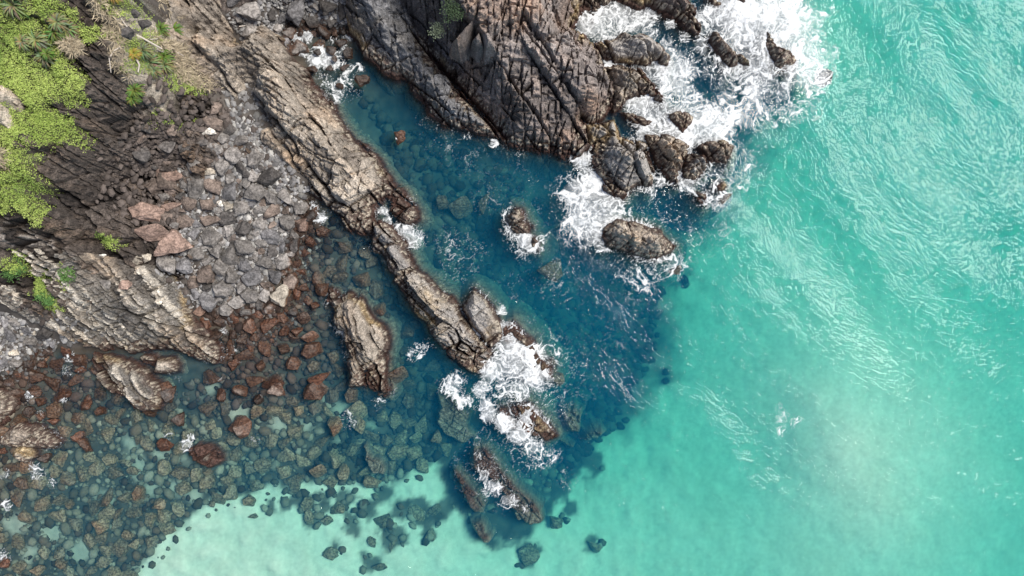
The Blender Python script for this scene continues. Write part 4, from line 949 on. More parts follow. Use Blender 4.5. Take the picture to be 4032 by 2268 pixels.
# scattered smaller ones: beach, left bay, gully, shallows
BEACH = polyD([(400, 560), (440, 470), (520, 420), (560, 380), (600, 330), (650, 370), (690, 450), (740, 500), (790, 525), (745, 580), (715, 660), (725, 730), (650, 790), (560, 810), (500, 770), (470, 690), (430, 620)], 1.2)
SCREE = polyD([(400, 330), (470, 300), (540, 320), (560, 380), (500, 440), (420, 470), (360, 430), (330, 400)], 3.0)
GULLY = polyD([(585, -80), (870, -80), (868, 45), (830, 80), (760, 62), (735, 110), (690, 100), (640, 115), (605, 60)], 1.8)
BAY = polyD([(-80, 740), (0, 760), (70, 800), (150, 860), (110, 895), (60, 960), (-80, 990)], 0.8)
FOOT = polyD([(560, 270), (600, 280), (660, 360), (700, 400), (740, 490), (700, 480), (640, 380), (580, 330)], 2.0)
FLATS = polyD([(-120, 960), (60, 960), (130, 900), (230, 900), (320, 1040), (420, 990), (560, 920), (560, 800), (700, 770), (740, 600), (820, 540), (920, 600), (960, 690), (1020, 800), (1080, 900), (1160, 960), (1180, 1100), (1100, 1170), (1030, 1200), (960, 1225), (880, 1235), (760, 1225), (640, 1235), (560, 1265), (480, 1290), (430, 1330), (340, 1420), (310, 1500), (-120, 1500)])
def inside(P, x, y):
    r = False; n = len(P); j = n - 1
    for i in range(n):
        if (P[i][1] > y) != (P[j][1] > y) and x < (P[j][0] - P[i][0]) * (y - P[i][1]) / (P[j][1] - P[i][1]) + P[i][0]: r = not r
        j = i
    return r
class Packer:
    """random non-overlapping spots, larger ones first"""
    def __init__(s, cell=1.0): s.c = cell; s.g = {}
    def add(s, x, y, r):
        s.g.setdefault((int(x // s.c), int(y // s.c)), []).append((x, y, r))
    def free(s, x, y, r, k=0.85):
        i, j = int(x // s.c), int(y // s.c)
        for a in range(i - 2, i + 3):
            for b in range(j - 2, j + 3):
                for (u, v, w) in s.g.get((a, b), ()):
                    if (x - u) ** 2 + (y - v) ** 2 < ((r + w) * k) ** 2: return False
        return True
PK = Packer()
for q in PLACED: PK.add(*q)
def scatter(P, count, rmin, rmax, tries, k=0.85, power=2.2):
    xs = [p[0] for p in P]; ys = [p[1] for p in P]
    out = []
    radii = sorted([rmin + (rmax - rmin) * rng.random() ** power for _ in range(count)], reverse=True)
    for r in radii:
        for _ in range(tries):
            x, y = rng.uniform(min(xs), max(xs)), rng.uniform(min(ys), max(ys))
            if inside(P, x, y) and PK.free(x, y, r, k):
                PK.add(x, y, r); out.append((x, y, r)); break
    return out
for x, y, r in scatter(BEACH, 290, 0.24, 0.80, 40, 0.74, 2.4):
    boulder(x, y, r * rng.uniform(.9, 1.2), r * rng.uniform(.75, 1.0), rng.uniform(0, 6.3), tint=rng.choice(('grey', 'grey', 'grey', 'blue', 'dark', 'grey', 'brown')), label='grey angular boulder among the pale pebbles of the beach', group='smaller boulders of the pebble beach')
for x, y, r in scatter(SCREE, 60, 0.25, 0.75, 30):
    boulder(x, y, r * 1.1, r * .9, rng.uniform(0, 6.3), z=hill_z(x, y), tint=rng.choice(('brown', 'dark', 'dark', 'brown')), label='dark brown tumbled block on the scree under the cliff', group='tumbled blocks of the scree')
for x, y, r in scatter(GULLY, 75, 0.25, 0.9, 30):
    boulder(x, y, r * 1.1, r * .9, rng.uniform(0, 6.3), tint=rng.choice(('dark', 'blue', 'grey')), label='dark blue-grey boulder on the floor of the upper gully', group='boulders of the upper gully')
for x, y, r in scatter(BAY, 55, 0.2, 0.6, 30):
    boulder(x, y, r * 1.1, r * .9, rng.uniform(0, 6.3), tint=rng.choice(('grey', 'dark', 'blue', 'pale')), label='grey boulder on the small stony bay at the left edge', group='boulders of the left bay')
WRACK = polyD([(480, 770), (560, 795), (640, 780), (720, 720), (700, 640), (730, 570), (780, 540), (800, 600), (770, 680), (780, 780), (700, 860), (600, 880), (545, 850)], 0.2)
for x, y, r in scatter(WRACK, 45, 0.2, 0.5, 30):
    boulder(x, y, r * 1.1, r * .9, rng.uniform(0, 6.3), tint='rust', label='small red-brown wet stone along the waterline of the beach', group='wet red-brown stones at the waterline')
for x, y, r in SAND_POOLS:
    PK.add(*WD(x, y), r * VIEW_W / 2576 * 0.8)
sub = scatter(FLATS, 1900, 0.16, 0.72, 12, 0.72, 2.6)
PATCH = []
for x, y, r in REEFS:
    px, py = WD(x, y); rr = r * VIEW_W / 2576
    for k in range(int(1 + rr * 2.5)):
        a, q = rng.uniform(0, 6.3), rr * math.sqrt(rng.random()) * 1.05
        PATCH.append((px + q * math.cos(a), py + q * math.sin(a), rng.uniform(0.15, 0.5)))
sub.sort(key=lambda q: -q[2])
FRINGE = polyD([(430, 1330), (480, 1290), (560, 1265), (640, 1235), (880, 1235), (1030, 1200), (1050, 1225), (890, 1270), (660, 1275), (570, 1300), (490, 1330), (440, 1370), (350, 1460), (310, 1450)])
rest_sub = sub[210:] + PATCH + [(a, b, c) for a, b, c in scatter(FRINGE, 90, 0.12, 0.42, 10, 1.0)]
for x, y, r in sub[:210]:
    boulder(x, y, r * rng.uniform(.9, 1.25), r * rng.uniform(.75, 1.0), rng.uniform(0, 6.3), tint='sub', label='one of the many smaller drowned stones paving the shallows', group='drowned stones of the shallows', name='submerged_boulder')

# ------------------------------------------------------------------ stones too many to count
def stones(name, label, spots, mat, colf, flat=0.65, zf=None, seed=5, detail=1, smooth=False):
    rnd = random.Random(seed)
    protos = []
    for i in range(6):
        bm = bmesh.new(); bmesh.ops.create_icosphere(bm, subdivisions=detail, radius=1)
        for v in bm.verts: v.co *= 1 + mnoise.noise(v.co * 1.3 + Vector((i * 9, 0, 0))) * 0.45
        bm.verts.index_update()
        protos.append((np.array([v.co[:] for v in bm.verts]), np.array([[v.index for v in f.verts] for f in bm.faces])))
        bm.free()
    VV, FF, CC = [], [], []
    n = 0
    X = np.array([s[0] for s in spots]); Y = np.array([s[1] for s in spots])
    Z = terrain_z(X, Y) if zf is None else zf(X, Y)
    for (x, y, r), z in zip(spots, Z):
        v, f = protos[rnd.randrange(6)]
        a = rnd.uniform(0, 6.3); c, s = math.cos(a), math.sin(a)
        q = v * np.array([r * rnd.uniform(.9, 1.35), r * rnd.uniform(.7, 1.0), r * flat])
        q = np.stack([q[:, 0] * c - q[:, 1] * s + x, q[:, 0] * s + q[:, 1] * c + y, q[:, 2] + z + r * 0.25], 1)
        VV.append(q); FF.append(f + n); n += len(q)
        CC.append(np.tile(np.array(colf(rnd, x, y, z)), (len(q), 1)))
    me = mesh_np(name, np.vstack(VV), np.vstack(FF), np.vstack(CC), smooth)
    return tag(link(name, me, mat), label, name.replace('_', ' '), kind='stuff')
M_PEB = mat_col('pebble_stone', 0.85, 14.0, 0.7)
M_SUB = mat_col('algae_stone', 0.9, 5.0, 1.1)
def rand_spots(P, n, rmin, rmax, seed, power=1.6):
    rnd = random.Random(seed); xs = [p[0] for p in P]; ys = [p[1] for p in P]; out = []
    while len(out) < n:
        x, y = rnd.uniform(min(xs), max(xs)), rnd.uniform(min(ys), max(ys))
        if inside(P, x, y): out.append((x, y, rmin + (rmax - rmin) * rnd.random() ** power))
    return out
def pebcol(rnd, x, y, z):
    v = rnd.uniform(0.35, 1.15)
    wet = 0.45 if z < 0.35 else 1.0
    c = rnd.choice(((0.34, 0.335, 0.335), (0.27, 0.265, 0.265), (0.42, 0.41, 0.39), (0.17, 0.165, 0.165)))
    if z > 2.6 or rnd.random() < 0.12: c = (0.12, 0.10, 0.09)
    if z < 0.25 and rnd.random() < 0.75: c = (0.12, 0.08, 0.064)
    return tuple(k * v * wet for k in c)
ROUND = polyD([(-60, 700), (60, 770), (160, 870), (330, 830), (420, 720), (500, 800), (560, 820), (760, 560), (800, 520), (620, 230), (530, 200), (500, 60), (600, -60), (430, 330), (330, 420), (300, 560), (430, 640), (380, 700), (200, 800)], 1.5)
peb = rand_spots(ROUND, 2600, 0.08, 0.3, 9) + rand_spots(BEACH, 3600, 0.06, 0.2, 1) + rand_spots(SCREE, 900, 0.07, 0.22, 2) + rand_spots(GULLY, 3400, 0.06, 0.2, 3) + rand_spots(BAY, 1500, 0.08, 0.24, 4) + rand_spots(FOOT, 700, 0.06, 0.18, 5) + rand_spots(polyD([(530, -60), (600, -60), (660, 125), (610, 135)], 2.4), 700, 0.06, 0.2, 15) + rand_spots(polyD([(580, 150), (640, 180), (730, 330), (740, 420), (690, 400), (610, 280)], 2.0), 800, 0.06, 0.2, 16) + rand_spots(WRACK, 900, 0.08, 0.25, 6)
stones('pebbles', 'pale grey pebbles and cobbles covering the beach and gullies', peb, M_PEB, pebcol)
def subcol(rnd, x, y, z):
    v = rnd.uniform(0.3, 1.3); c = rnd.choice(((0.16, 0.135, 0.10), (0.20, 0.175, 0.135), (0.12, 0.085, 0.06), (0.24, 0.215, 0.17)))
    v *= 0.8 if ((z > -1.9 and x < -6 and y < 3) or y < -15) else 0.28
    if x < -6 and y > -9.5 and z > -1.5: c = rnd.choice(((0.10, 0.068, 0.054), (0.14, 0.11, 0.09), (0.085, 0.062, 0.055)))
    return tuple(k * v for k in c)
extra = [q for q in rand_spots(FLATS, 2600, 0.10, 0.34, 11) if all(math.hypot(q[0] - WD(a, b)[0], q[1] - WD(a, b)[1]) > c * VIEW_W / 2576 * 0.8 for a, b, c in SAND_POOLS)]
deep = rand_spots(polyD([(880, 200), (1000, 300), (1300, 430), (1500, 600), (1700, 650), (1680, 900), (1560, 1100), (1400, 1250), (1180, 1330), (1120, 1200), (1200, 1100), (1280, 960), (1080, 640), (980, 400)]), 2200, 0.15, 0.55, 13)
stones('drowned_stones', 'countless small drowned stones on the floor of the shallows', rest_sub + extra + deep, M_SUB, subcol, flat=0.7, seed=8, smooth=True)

# ------------------------------------------------------------------ surf
FOAM = [  # overview x, y, radius, strength
    (1900, 50, 110, 1.0), (1985, 60, 80, .95), (1850, 15, 60, .9), (2000, 150, 75, .9), (1950, 205, 85, .72), (1900, 180, 60, .8), (2045, 195, 35, .7), (1850, 130, 50, .7), (1780, 40, 40, .75), (2035, 100, 35, .6), (1900, 232, 60, .45), (2000, 235, 50, .42), (1830, 225, 40, .3), (1790, 90, 40, .6),
    (1700, 170, 50, .85), (1695, 220, 40, .8), (1740, 260, 40, .7), (1795, 310, 58, 1.0), (1750, 322, 50, .95), (1845, 300, 35, .6), (1640, 272, 45, .85), (1600, 265, 30, .7), (1650, 292, 40, .8), (1720, 345, 40, .8), (1622, 332, 25, .7), (1875, 250, 60, .28), (1820, 362, 30, .6), (1752, 140, 40, .45), (1660, 150, 25, .5), (1700, 300, 40, .8), (1680, 130, 30, .6),
    (1495, 60, 38, 1), (1540, 70, 48, .85), (1592, 72, 40, .7), (1622, 92, 26, .5), (1478, 50, 20, .9), (1520, 95, 30, .7), (1560, 45, 25, .5), (1680, 60, 14, .7), (1720, 92, 16, .7), (1760, 118, 18, .8), (1640, 40, 14, .5),
    (1480, 520, 70, 1.0), (1505, 570, 38, .9), (1450, 472, 32, .7), (1470, 402, 22, .8), (1535, 540, 30, .7), (1440, 560, 36, .6), (1575, 520, 45, .42), (1640, 500, 45, .42), (1765, 460, 55, .5), (1805, 500, 36, .6), (1825, 440, 36, .45), (1865, 480, 36, .3), (1700, 530, 40, .32), (1690, 660, 36, .4), (1610, 682, 50, .34), (1520, 620, 20, .5), (1480, 440, 24, .6), (1580, 490, 25, .4), (1660, 460, 14, .6),
    (1322, 600, 20, .9), (1290, 562, 16, .35), (1350, 622, 22, .45), (1310, 642, 18, .5), (1370, 600, 18, .35),
    (1240, 930, 32, 1), (1290, 895, 46, .95), (1340, 890, 32, .9), (1215, 985, 22, 1), (1230, 1030, 24, 1), (1270, 1062, 24, 1), (1312, 1082, 28, .95), (1332, 1042, 24, .8), (1290, 970, 46, .68), (1350, 942, 36, .75), (1382, 972, 26, .45), (1150, 970, 32, .66), (1172, 1012, 24, .68), (1140, 955, 20, .55), (1340, 1112, 28, .6), (1382, 1132, 28, .42), (1300, 1142, 36, .32), (1270, 822, 20, .6), (1258, 780, 13, .6), (1300, 850, 28, .5), (1392, 902, 36, .3), (1400, 950, 30, .3), (1420, 1200, 30, .24), (1350, 1160, 26, .35), (1340, 820, 30, .25),
    (965, 530, 14, .95), (975, 558, 12, .85), (1020, 580, 20, 1), (1045, 602, 24, .65), (1000, 570, 12, .9),
    (745, 100, 13, .95), (760, 130, 13, 1), (790, 150, 19, 1), (830, 152, 24, .85), (860, 132, 20, .66), (872, 170, 20, .66), (850, 210, 20, .62), (850, 232, 16, .52), (820, 202, 24, .42), (870, 95, 14, .7), (902, 166, 13, .5), (770, 92, 13, .8), (840, 102, 12, .45), (800, 130, 16, .7), (880, 190, 16, .45), (800, 185, 16, .4),
    (800, 540, 20, .5), (785, 520, 14, .5), (722, 622, 18, .42), (750, 600, 18, .3), (580, 880, 16, .42), (565, 830, 10, .6), (530, 962, 18, .32), (470, 1120, 14, .8), (480, 1105, 11, .6), (420, 1095, 13, .38), (185, 902, 17, .6), (172, 932, 14, .5), (205, 930, 12, .45), (80, 1000, 14, .5), (160, 1002, 14, .32), (102, 1042, 13, .5), (15, 1100, 10, .6), (10, 1190, 13, .7), (92, 1182, 20, .6), (20, 1270, 14, .6), (8, 1400, 18, .7), (432, 932, 11, .55), (600, 1082, 14, .42), (642, 1102, 12, .4), (650, 1002, 12, .3), (560, 960, 16, .3), (600, 900, 14, .3), (130, 1210, 14, .42), (450, 950, 9, .4), (445, 910, 12, .4),
    (1212, 1192, 20, .52), (1242, 1222, 22, .58), (1200, 1152, 16, .4), (1280, 1262, 22, .52), (1322, 1282, 16, .36), (1050, 880, 20, .42), (1035, 895, 12, .42), (1070, 870, 10, .4), (952, 1012, 16, .45), (882, 1062, 18, .3), (1000, 346, 8, .6), (1240, 362, 11, .45), (1175, 342, 9, .4), (1310, 385, 14, .3), (880, 1040, 16, .3), (990, 985, 12, .35),
    (1640, 470, 150, .27), (1600, 600, 150, .2), (1800, 260, 150, .3), (1450, 640, 130, .16), (1850, 400, 100, .27), (1950, 250, 120, .3), (1350, 950, 130, .25), (1250, 1180, 110, .22), (1780, 560, 110, .2), (850, 190, 70, .22), (1330, 600, 70, .25),
    (1100, 350, 90, .15), (1250, 450, 110, .16), (1400, 660, 140, .18), (1560, 760, 120, .18), (1150, 650, 80, .18), (1500, 900, 120, .14), (1650, 850, 90, .13),
    (1970, 1050, 20, .42), (2005, 1062, 18, .34), (1965, 1085, 16, .38), (2050, 292, 16, .36), (1960, 1022, 12, .3)]
def worley(x, y, seed):
    ix, iy = np.floor(x).astype(np.int64), np.floor(y).astype(np.int64)
    f1 = np.full(x.shape, 9.0); f2 = np.full(x.shape, 9.0)
    for a in (-1, 0, 1):
        for b in (-1, 0, 1):
            cx, cy = ix + a, iy + b
            dd = np.hypot(cx + h2(cx, cy, seed) - x, cy + h2(cx, cy, seed + 1) - y)
            f2 = np.minimum(f2, np.maximum(f1, dd)); f1 = np.minimum(f1, dd)
    return f1, f2
def build_foam():
    st = 0.055
    xs, ys = np.arange(-41.5, 27, st), np.arange(-23.5, 23.8, st)
    X, Y = np.meshgrid(xs, ys)
    M = np.zeros(X.shape)
    def box(x0, x1, y0, y1):
        i0, i1 = np.searchsorted(xs, (x0, x1)); j0, j1 = np.searchsorted(ys, (y0, y1))
        return slice(j0, j1), slice(i0, i1)
    WX = fbm(X / 1.7, Y / 1.7, 3, 401) * 0.9; WY = fbm(X / 1.7, Y / 1.7, 3, 405) * 0.9
    for x, y, r, s in FOAM:
        s = s * (0.72 if (x < 700 and y > 780) else 0.93 if s > 0.8 else 1.0)
        px, py = WD(x, y); rr = r * VIEW_W / 2576
        sl = box(px - rr * 2 - 1.5, px + rr * 2 + 1.5, py - rr * 2 - 1.5, py + rr * 2 + 1.5)
        q = np.hypot(X[sl] + WX[sl] * min(1, rr * .7) - px, Y[sl] + WY[sl] * min(1, rr * .7) - py) / rr
        M[sl] = np.maximum(M[sl], s * sstep(1.9, 0.35, q))
    for pl, s in SHORE:
        P = np.array(pl)
        sl = box(P[:, 0].min() - 2, P[:, 0].max() + 2, P[:, 1].min() - 2, P[:, 1].max() + 2)
        d = -sdf(P, X[sl], Y[sl])
        expo = np.clip(0.55 + 0.9 * fbm(X[sl] / 2.5, Y[sl] / 2.5, 2, 411), 0, 1)
        M[sl] = np.maximum(M[sl], s * expo * sstep(1.0 + s * 0.5, 0.0, np.abs(d)))
    act = M > 0.04
    x, y, m = X[act], Y[act], M[act]
    wx, wy = fbm(x * 0.8, y * 0.8, 3, 421) * 0.9, fbm(x * 0.8, y * 0.8, 3, 425) * 0.9
    br = fbm(x * 0.6, y * 0.6, 3, 445)
    me_ = np.clip(m + br * 0.38 * sstep(0, 0.5, m), 0, 1.1)
    den = np.zeros(x.shape)
    for sc, sd_, wt in ((0.5, 431, 1.0), (1.1, 437, 0.95), (2.3, 441, 0.75), (4.2, 443, 0.45)):
        nn = np.abs(fbm((x + wx) * sc, (y + wy) * sc, 3, sd_, 0.5))
        width = 0.010 + 0.26 * np.clip(me_ - 0.12, 0, 1) ** 1.5
        den = np.maximum(den, wt * sstep(width, width * 0.2, nn) * sstep(0.06, 0.40, me_))
    f1, f2 = worley((x + wx) * 1.5, (y + wy) * 1.5, 433)
    den = np.maximum(den, 0.85 * sstep(0.04 + 0.30 * np.clip(me_ - 0.2, 0, 1), 0.0, f2 - f1) * sstep(0.25, 0.6, me_))
    den = np.maximum(den, 0.46 * sstep(0.35, 0.95, me_))
    den = np.maximum(den, sstep(0.86, 1.06, me_))
    D = np.zeros(X.shape); D[act] = np.clip(den, 0, 1.2)
    lift = np.clip(M - 0.62, 0, 1) * 0.5
    Z = swell(X, Y) + 0.10 + lift * (0.7 + 0.5 * fbm(X * 1.2, Y * 1.2, 3, 451)) + np.clip(D, 0, 1) * 0.06 * vnoise(X * 5, Y * 5, 455)
    F = grid_faces(len(xs), len(ys))
    Df = D.ravel()
    keep = Df[F].max(1) > 0.06
    V = np.stack([X.ravel(), Y.ravel(), Z.ravel()], 1)
    v, f, d_ = subset(V, F, keep, Df)
    m_, nt, out = new_mat('sea_foam'); N = NT(nt)
    at = N.n('ShaderNodeAttribute', attribute_name='froth'); geo = N.n('ShaderNodeNewGeometry')
    n1 = N.noise(geo.outputs['Position'], 4.0, 3, 0.55, 0.8)
    a = N.math('MULTIPLY', at.outputs['Fac'], N.ramp(n1, 0.25, 0.6, 0.45, 1.05))
    a = N.math('MINIMUM', a, 0.93)
    df = N.n('ShaderNodeBsdfDiffuse'); df.inputs[0].default_value = (0.76, 0.79, 0.81, 1)
    tr = N.n('ShaderNodeBsdfTransparent'); mx = N.n('ShaderNodeMixShader')
    N.l(a, mx.inputs[0]); N.l(tr.outputs[0], mx.inputs[1]); N.l(df.outputs[0], mx.inputs[2]); N.l(mx.outputs[0], out.inputs[0])
    me = mesh_np('sea_foam', v, f, None, True, dict(froth=d_))
    tag(link('sea_foam', me, m_), 'white lacy surf foam swirling around the rocks', 'foam', kind='stuff')
build_foam()

# ------------------------------------------------------------------ plants
M_LEAF = mat_col('leaf_green', 0.6, 3.0, 0.5, 0.25)
M_DRY = mat_col('dry_grass', 0.9, 6.0, 0.5)
M_WOOD = mat_col('bleached_wood', 0.85, 10.0, 0.6)
def leaf_mass(name, label, cat, pts, col_fn, size, n_per, seed, mat, up=0.35, rise=0.18, parent=None, kind='stuff', slim=1.0):
    """many small leaf blades; pts rows x, y, z"""
    r = np.random.RandomState(seed)
    P = np.repeat(np.asarray(pts, float), n_per, 0)
    n = len(P)
    P[:, :2] += r.normal(0, 0.07, (n, 2)); P[:, 2] += r.uniform(0.0, rise, n)
    a = r.uniform(0, 2 * np.pi, n); L = size * r.uniform(0.6, 1.4, n); Wd = L * slim * r.uniform(0.35, 0.6, n)
    tilt = r.normal(up, 0.35, n)
    dx = np.stack([np.cos(a) * np.cos(tilt), np.sin(a) * np.cos(tilt), np.sin(tilt)], 1)
    sx = np.stack([-np.sin(a), np.cos(a), r.normal(0, 0.35, n)], 1)
    V = np.stack([P - sx * Wd[:, None] * 0.15, P + dx * L[:, None] * 0.55 + sx * Wd[:, None] * 0.5, P + dx * L[:, None], P + dx * L[:, None] * 0.55 - sx * Wd[:, None] * 0.5], 1).reshape(-1, 3)
    F = np.arange(4 * n).reshape(n, 4)
    C = np.repeat(col_fn(P, r), 4, 0)
    o = link(name, mesh_np(name, V, F, C), mat, parent)
    return tag(o, label, cat, kind=kind) if parent is None else o
def build_cover():
    r = np.random.RandomState(3)
    ok = np.argwhere((HG > -0.25) & (HD > 0.1))
    wgt = np.clip((HG[ok[:, 0], ok[:, 1]] + 0.25) / 0.7, 0.03, 1) * (0.2 + 0.8 * (fbm(ok[:, 1] * 0.07, ok[:, 0] * 0.07, 3, 333) > -0.12))
    pick = ok[r.choice(len(ok), min(26000, len(ok)), replace=False, p=wgt / wgt.sum())]
    pts = np.stack([HX[pick[:, 1]] + r.uniform(-RES, RES, len(pick)), HY[pick[:, 0]] + r.uniform(-RES, RES, len(pick)), HZ[pick[:, 0], pick[:, 1]]], 1)
    pts[:, 2] += np.clip(fbm(pts[:, 0] * 1.1, pts[:, 1] * 1.1, 3, 501) * 0.14, -0.05, 0.2)
    def col(P, r):
        f = 0.5 + 0.6 * fbm(P[:, 0] / 2.2, P[:, 1] / 2.2, 3, 505) + r.normal(0, 0.22, len(P))
        f = np.clip(f, 0, 1)[:, None]
        dark = np.clip(fbm(P[:, 0] / 1.3, P[:, 1] / 1.3, 3, 509) * 1.4 - 0.15, 0, 1)[:, None]
        c = np.array([0.27, 0.39, 0.08]) * (1 - f) + np.array([0.56, 0.66, 0.20]) * f
        return c * (1 - 0.55 * dark) + np.array([0.10, 0.20, 0.05]) * 0.55 * dark
    leaf_mass('ground_cover', 'bright lime green creeping ground cover on the hillside', 'ground cover', pts, col, 0.095, 5, 7, M_LEAF, rise=0.09)
build_cover()
def build_dry():
    r = np.random.RandomState(5)
    P = poly('A', [(1240, 330), (1400, 330), (1450, 470), (1490, 600), (1330, 600), (1290, 480)], 6)
    spots = []
    rnd = random.Random(4)
    for P_, n in ((P, 500), (poly('A', [(400, 0), (700, 0), (640, 70), (420, 60)], 9.5), 260), (poly('A', [(1170, 0), (1330, 0), (1500, 330), (1430, 300)], 6.2), 200), (poly('A', [(630, 430), (760, 400), (820, 500), (700, 510)], 8), 150), (poly('A', [(-20, 1150), (180, 1180), (120, 1300), (-20, 1300)], 9), 220), (poly('A', [(960, 100), (1080, 200), (1060, 640), (1010, 600)], 7), 160)):
        xs = [p[0] for p in P_]; ys = [p[1] for p in P_]; k = 0
        while k < n:
            x, y = rnd.uniform(min(xs), max(xs)), rnd.uniform(min(ys), max(ys))
            if inside(P_, x, y): spots.append((x, y, hill_z(x, y))); k += 1
    def col(P, r):
        v = r.uniform(0.6, 1.3, len(P))[:, None]
        return np.array([0.46, 0.39, 0.28]) * v
    leaf_mass('dry_grass', 'straw-coloured dry grass and twigs around the screw-pine clump', 'dry grass', spots, col, 0.5, 9, 11, M_DRY, up=0.3, slim=0.16)
build_dry()

def blade(points, width, fold=0.25):
    """a folded strap leaf along points -> verts, faces"""
    V, F = [], []
    n = len(points)
    for i, p in enumerate(points):
        d = (points[min(i + 1, n - 1)] - points[max(i - 1, 0)]).normalized()
        side = d.cross(Vector((0, 0, 1)))
        side = side.normalized() if side.length > 1e-4 else Vector((1, 0, 0))
        w = width * (1.0 if i < n - 2 else 0.6) * (0.02 if i == n - 1 else 1)
        upv = side.cross(d).normalized()
        V += [p - side * w + upv * w * fold, p.copy(), p + side * w + upv * w * fold]
        if i:
            b = (i - 1) * 3
            F += [(b, b + 1, b + 4, b + 3), (b + 1, b + 2, b + 5, b + 4)]
    return V, F
def pandanus(x, y, radius, label, tintc, seed, z=None, group=None, stem=0.35):
    rnd = random.Random(seed)
    z = hill_z(x, y) if z is None else z
    root = bpy.data.objects.new('screw_pine', None); COL.objects.link(root); root.location = (x, y, z)
    tag(root, label, 'plant', group)
    V, F, C = [], [], []
    nleaf = 62
    for k in range(nleaf):
        t = k / nleaf
        a = k * 2.39996 + rnd.uniform(-0.2, 0.2)
        el = 1.25 - 1.35 * t + rnd.uniform(-0.15, 0.15)
        L = radius * (0.65 + 0.5 * t) * rnd.uniform(0.85, 1.15)
        p = Vector((0.05 * math.cos(a), 0.05 * math.sin(a), stem + 0.12 * (1 - t)))
        pts = [p]
        for s in range(4):
            e = el - s * (0.42 + 0.2 * t)
            p = p + Vector((math.cos(a) * math.cos(e), math.sin(a) * math.cos(e), math.sin(e))) * (L / 4)
            pts.append(p)
        v, f = blade(pts, 0.035 + 0.02 * radius)
        F += [tuple(i + len(V) for i in q) for q in f]; V += v
        dead = t > 0.86 and rnd.random() < 0.7
        c = (0.40, 0.30, 0.17) if dead else tuple(q * rnd.uniform(0.7, 1.3) * (1.15 - 0.35 * t) for q in tintc)
        C += [c] * len(v)
    link('crown', mesh_np('crown', np.array([v[:] for v in V]), np.array(F), np.array(C)), M_LEAF, root)
    bm = bmesh.new()
    bmesh.ops.create_cone(bm, cap_ends=True, segments=8, radius1=0.11, radius2=0.07, depth=stem + 0.5)
    for v in bm.verts: v.co.z += (stem + 0.5) / 2 - 0.5; v.co.x += 0.03 * math.sin(v.co.z * 9)
    me = bpy.data.meshes.new('trunk'); bm.to_mesh(me); bm.free()
    a = me.attributes.new('Col', 'FLOAT_COLOR', 'POINT'); a.data.foreach_set('color', np.tile(np.array([0.24, 0.19, 0.14, 1], np.float32), len(me.vertices)))
    link('trunk', me, M_WOOD, root)
    return root
GG, DG, YG = (0.22, 0.25, 0.12), (0.13, 0.19, 0.05), (0.38, 0.34, 0.08)
for t, x, y, r, tc, lab, zz in (
    ('A', 240, 120, 0.95, GG, 'grey-green screw pine standing by itself at the edge of the lime green cover', 11.5), ('A', 330, 45, 1.05, GG, 'larger screw pine nearest the top edge among dead fronds', 11), ('A', 270, 25, 0.85, GG, 'screw pine touching the top edge left of the larger one', 11.5),
    ('A', 620, 275, 0.75, GG, 'screw pine at the top of the group beside the dark rock', 9.5), ('A', 575, 335, 0.75, DG, 'deep green screw pine on the lower left of the rockside group', 9.5), ('A', 675, 305, 0.75, GG, 'screw pine on the right of the rockside group', 9.2), ('A', 650, 380, 0.75, YG, 'yellowing screw pine below the rockside group', 9),
    ('A', 400, 365, 0.85, GG, 'pale screw pine in the middle of the lime green cover', 10.5), ('A', 360, 440, 0.85, GG, 'dusty screw pine left of its clump in the lime green cover', 10.5), ('A', 430, 470, 0.75, GG, 'dusty screw pine lowest in the clump in the green cover', 10.2), ('A', 505, 480, 0.5, DG, 'small dark screw pine below the clump toward the cliff', 9.8), ('A', 320, 390, 0.6, GG, 'small dusty screw pine on the upper left of the clump in the cover', 10.5),
    ('A', 1240, 180, 0.75, DG, 'dark green screw pine at the ridge side of the stony saddle', 7), ('A', 1225, 230, 0.65, DG, 'dark green screw pine just below its neighbour at the ridge side', 7), ('A', 1050, 115, 0.6, YG, 'yellow-green tufted screw pine between two black stones', 8), ('A', 860, 30, 0.55, GG, 'small grey screw pine near the top edge by the saddle', 9), ('A', 865, 95, 0.35, YG, 'tiny spiky tuft under the small grey screw pine', 9),
    ('A', 1140, 420, 0.8, GG, 'screw pine at the upper left of the saddle clump', 7), ('A', 1230, 425, 0.8, DG, 'screw pine at the upper right of the saddle clump', 6.8), ('A', 1170, 500, 0.85, GG, 'screw pine in the heart of the saddle clump', 6.6), ('A', 1250, 500, 0.75, GG, 'screw pine on the right of the saddle clump by the dry twigs', 6.4), ('A', 1210, 560, 0.65, GG, 'lowest screw pine of the saddle clump', 6.2), ('A', 1100, 460, 0.5, YG, 'small olive screw pine on the left rim of the saddle clump', 7),
    ('A', 1110, 730, 0.8, DG, 'round rosette screw pine alone below the bleached trunk', 6), ('A', 1100, 790, 0.6, DG, 'drooping screw pine half under the round rosette one', 5.8)):
    px, py = W(t, x, y, zz)
    pandanus(px, py, r * 1.15, lab, tc, int(x * 3 + y), group='screw pines of the slope')

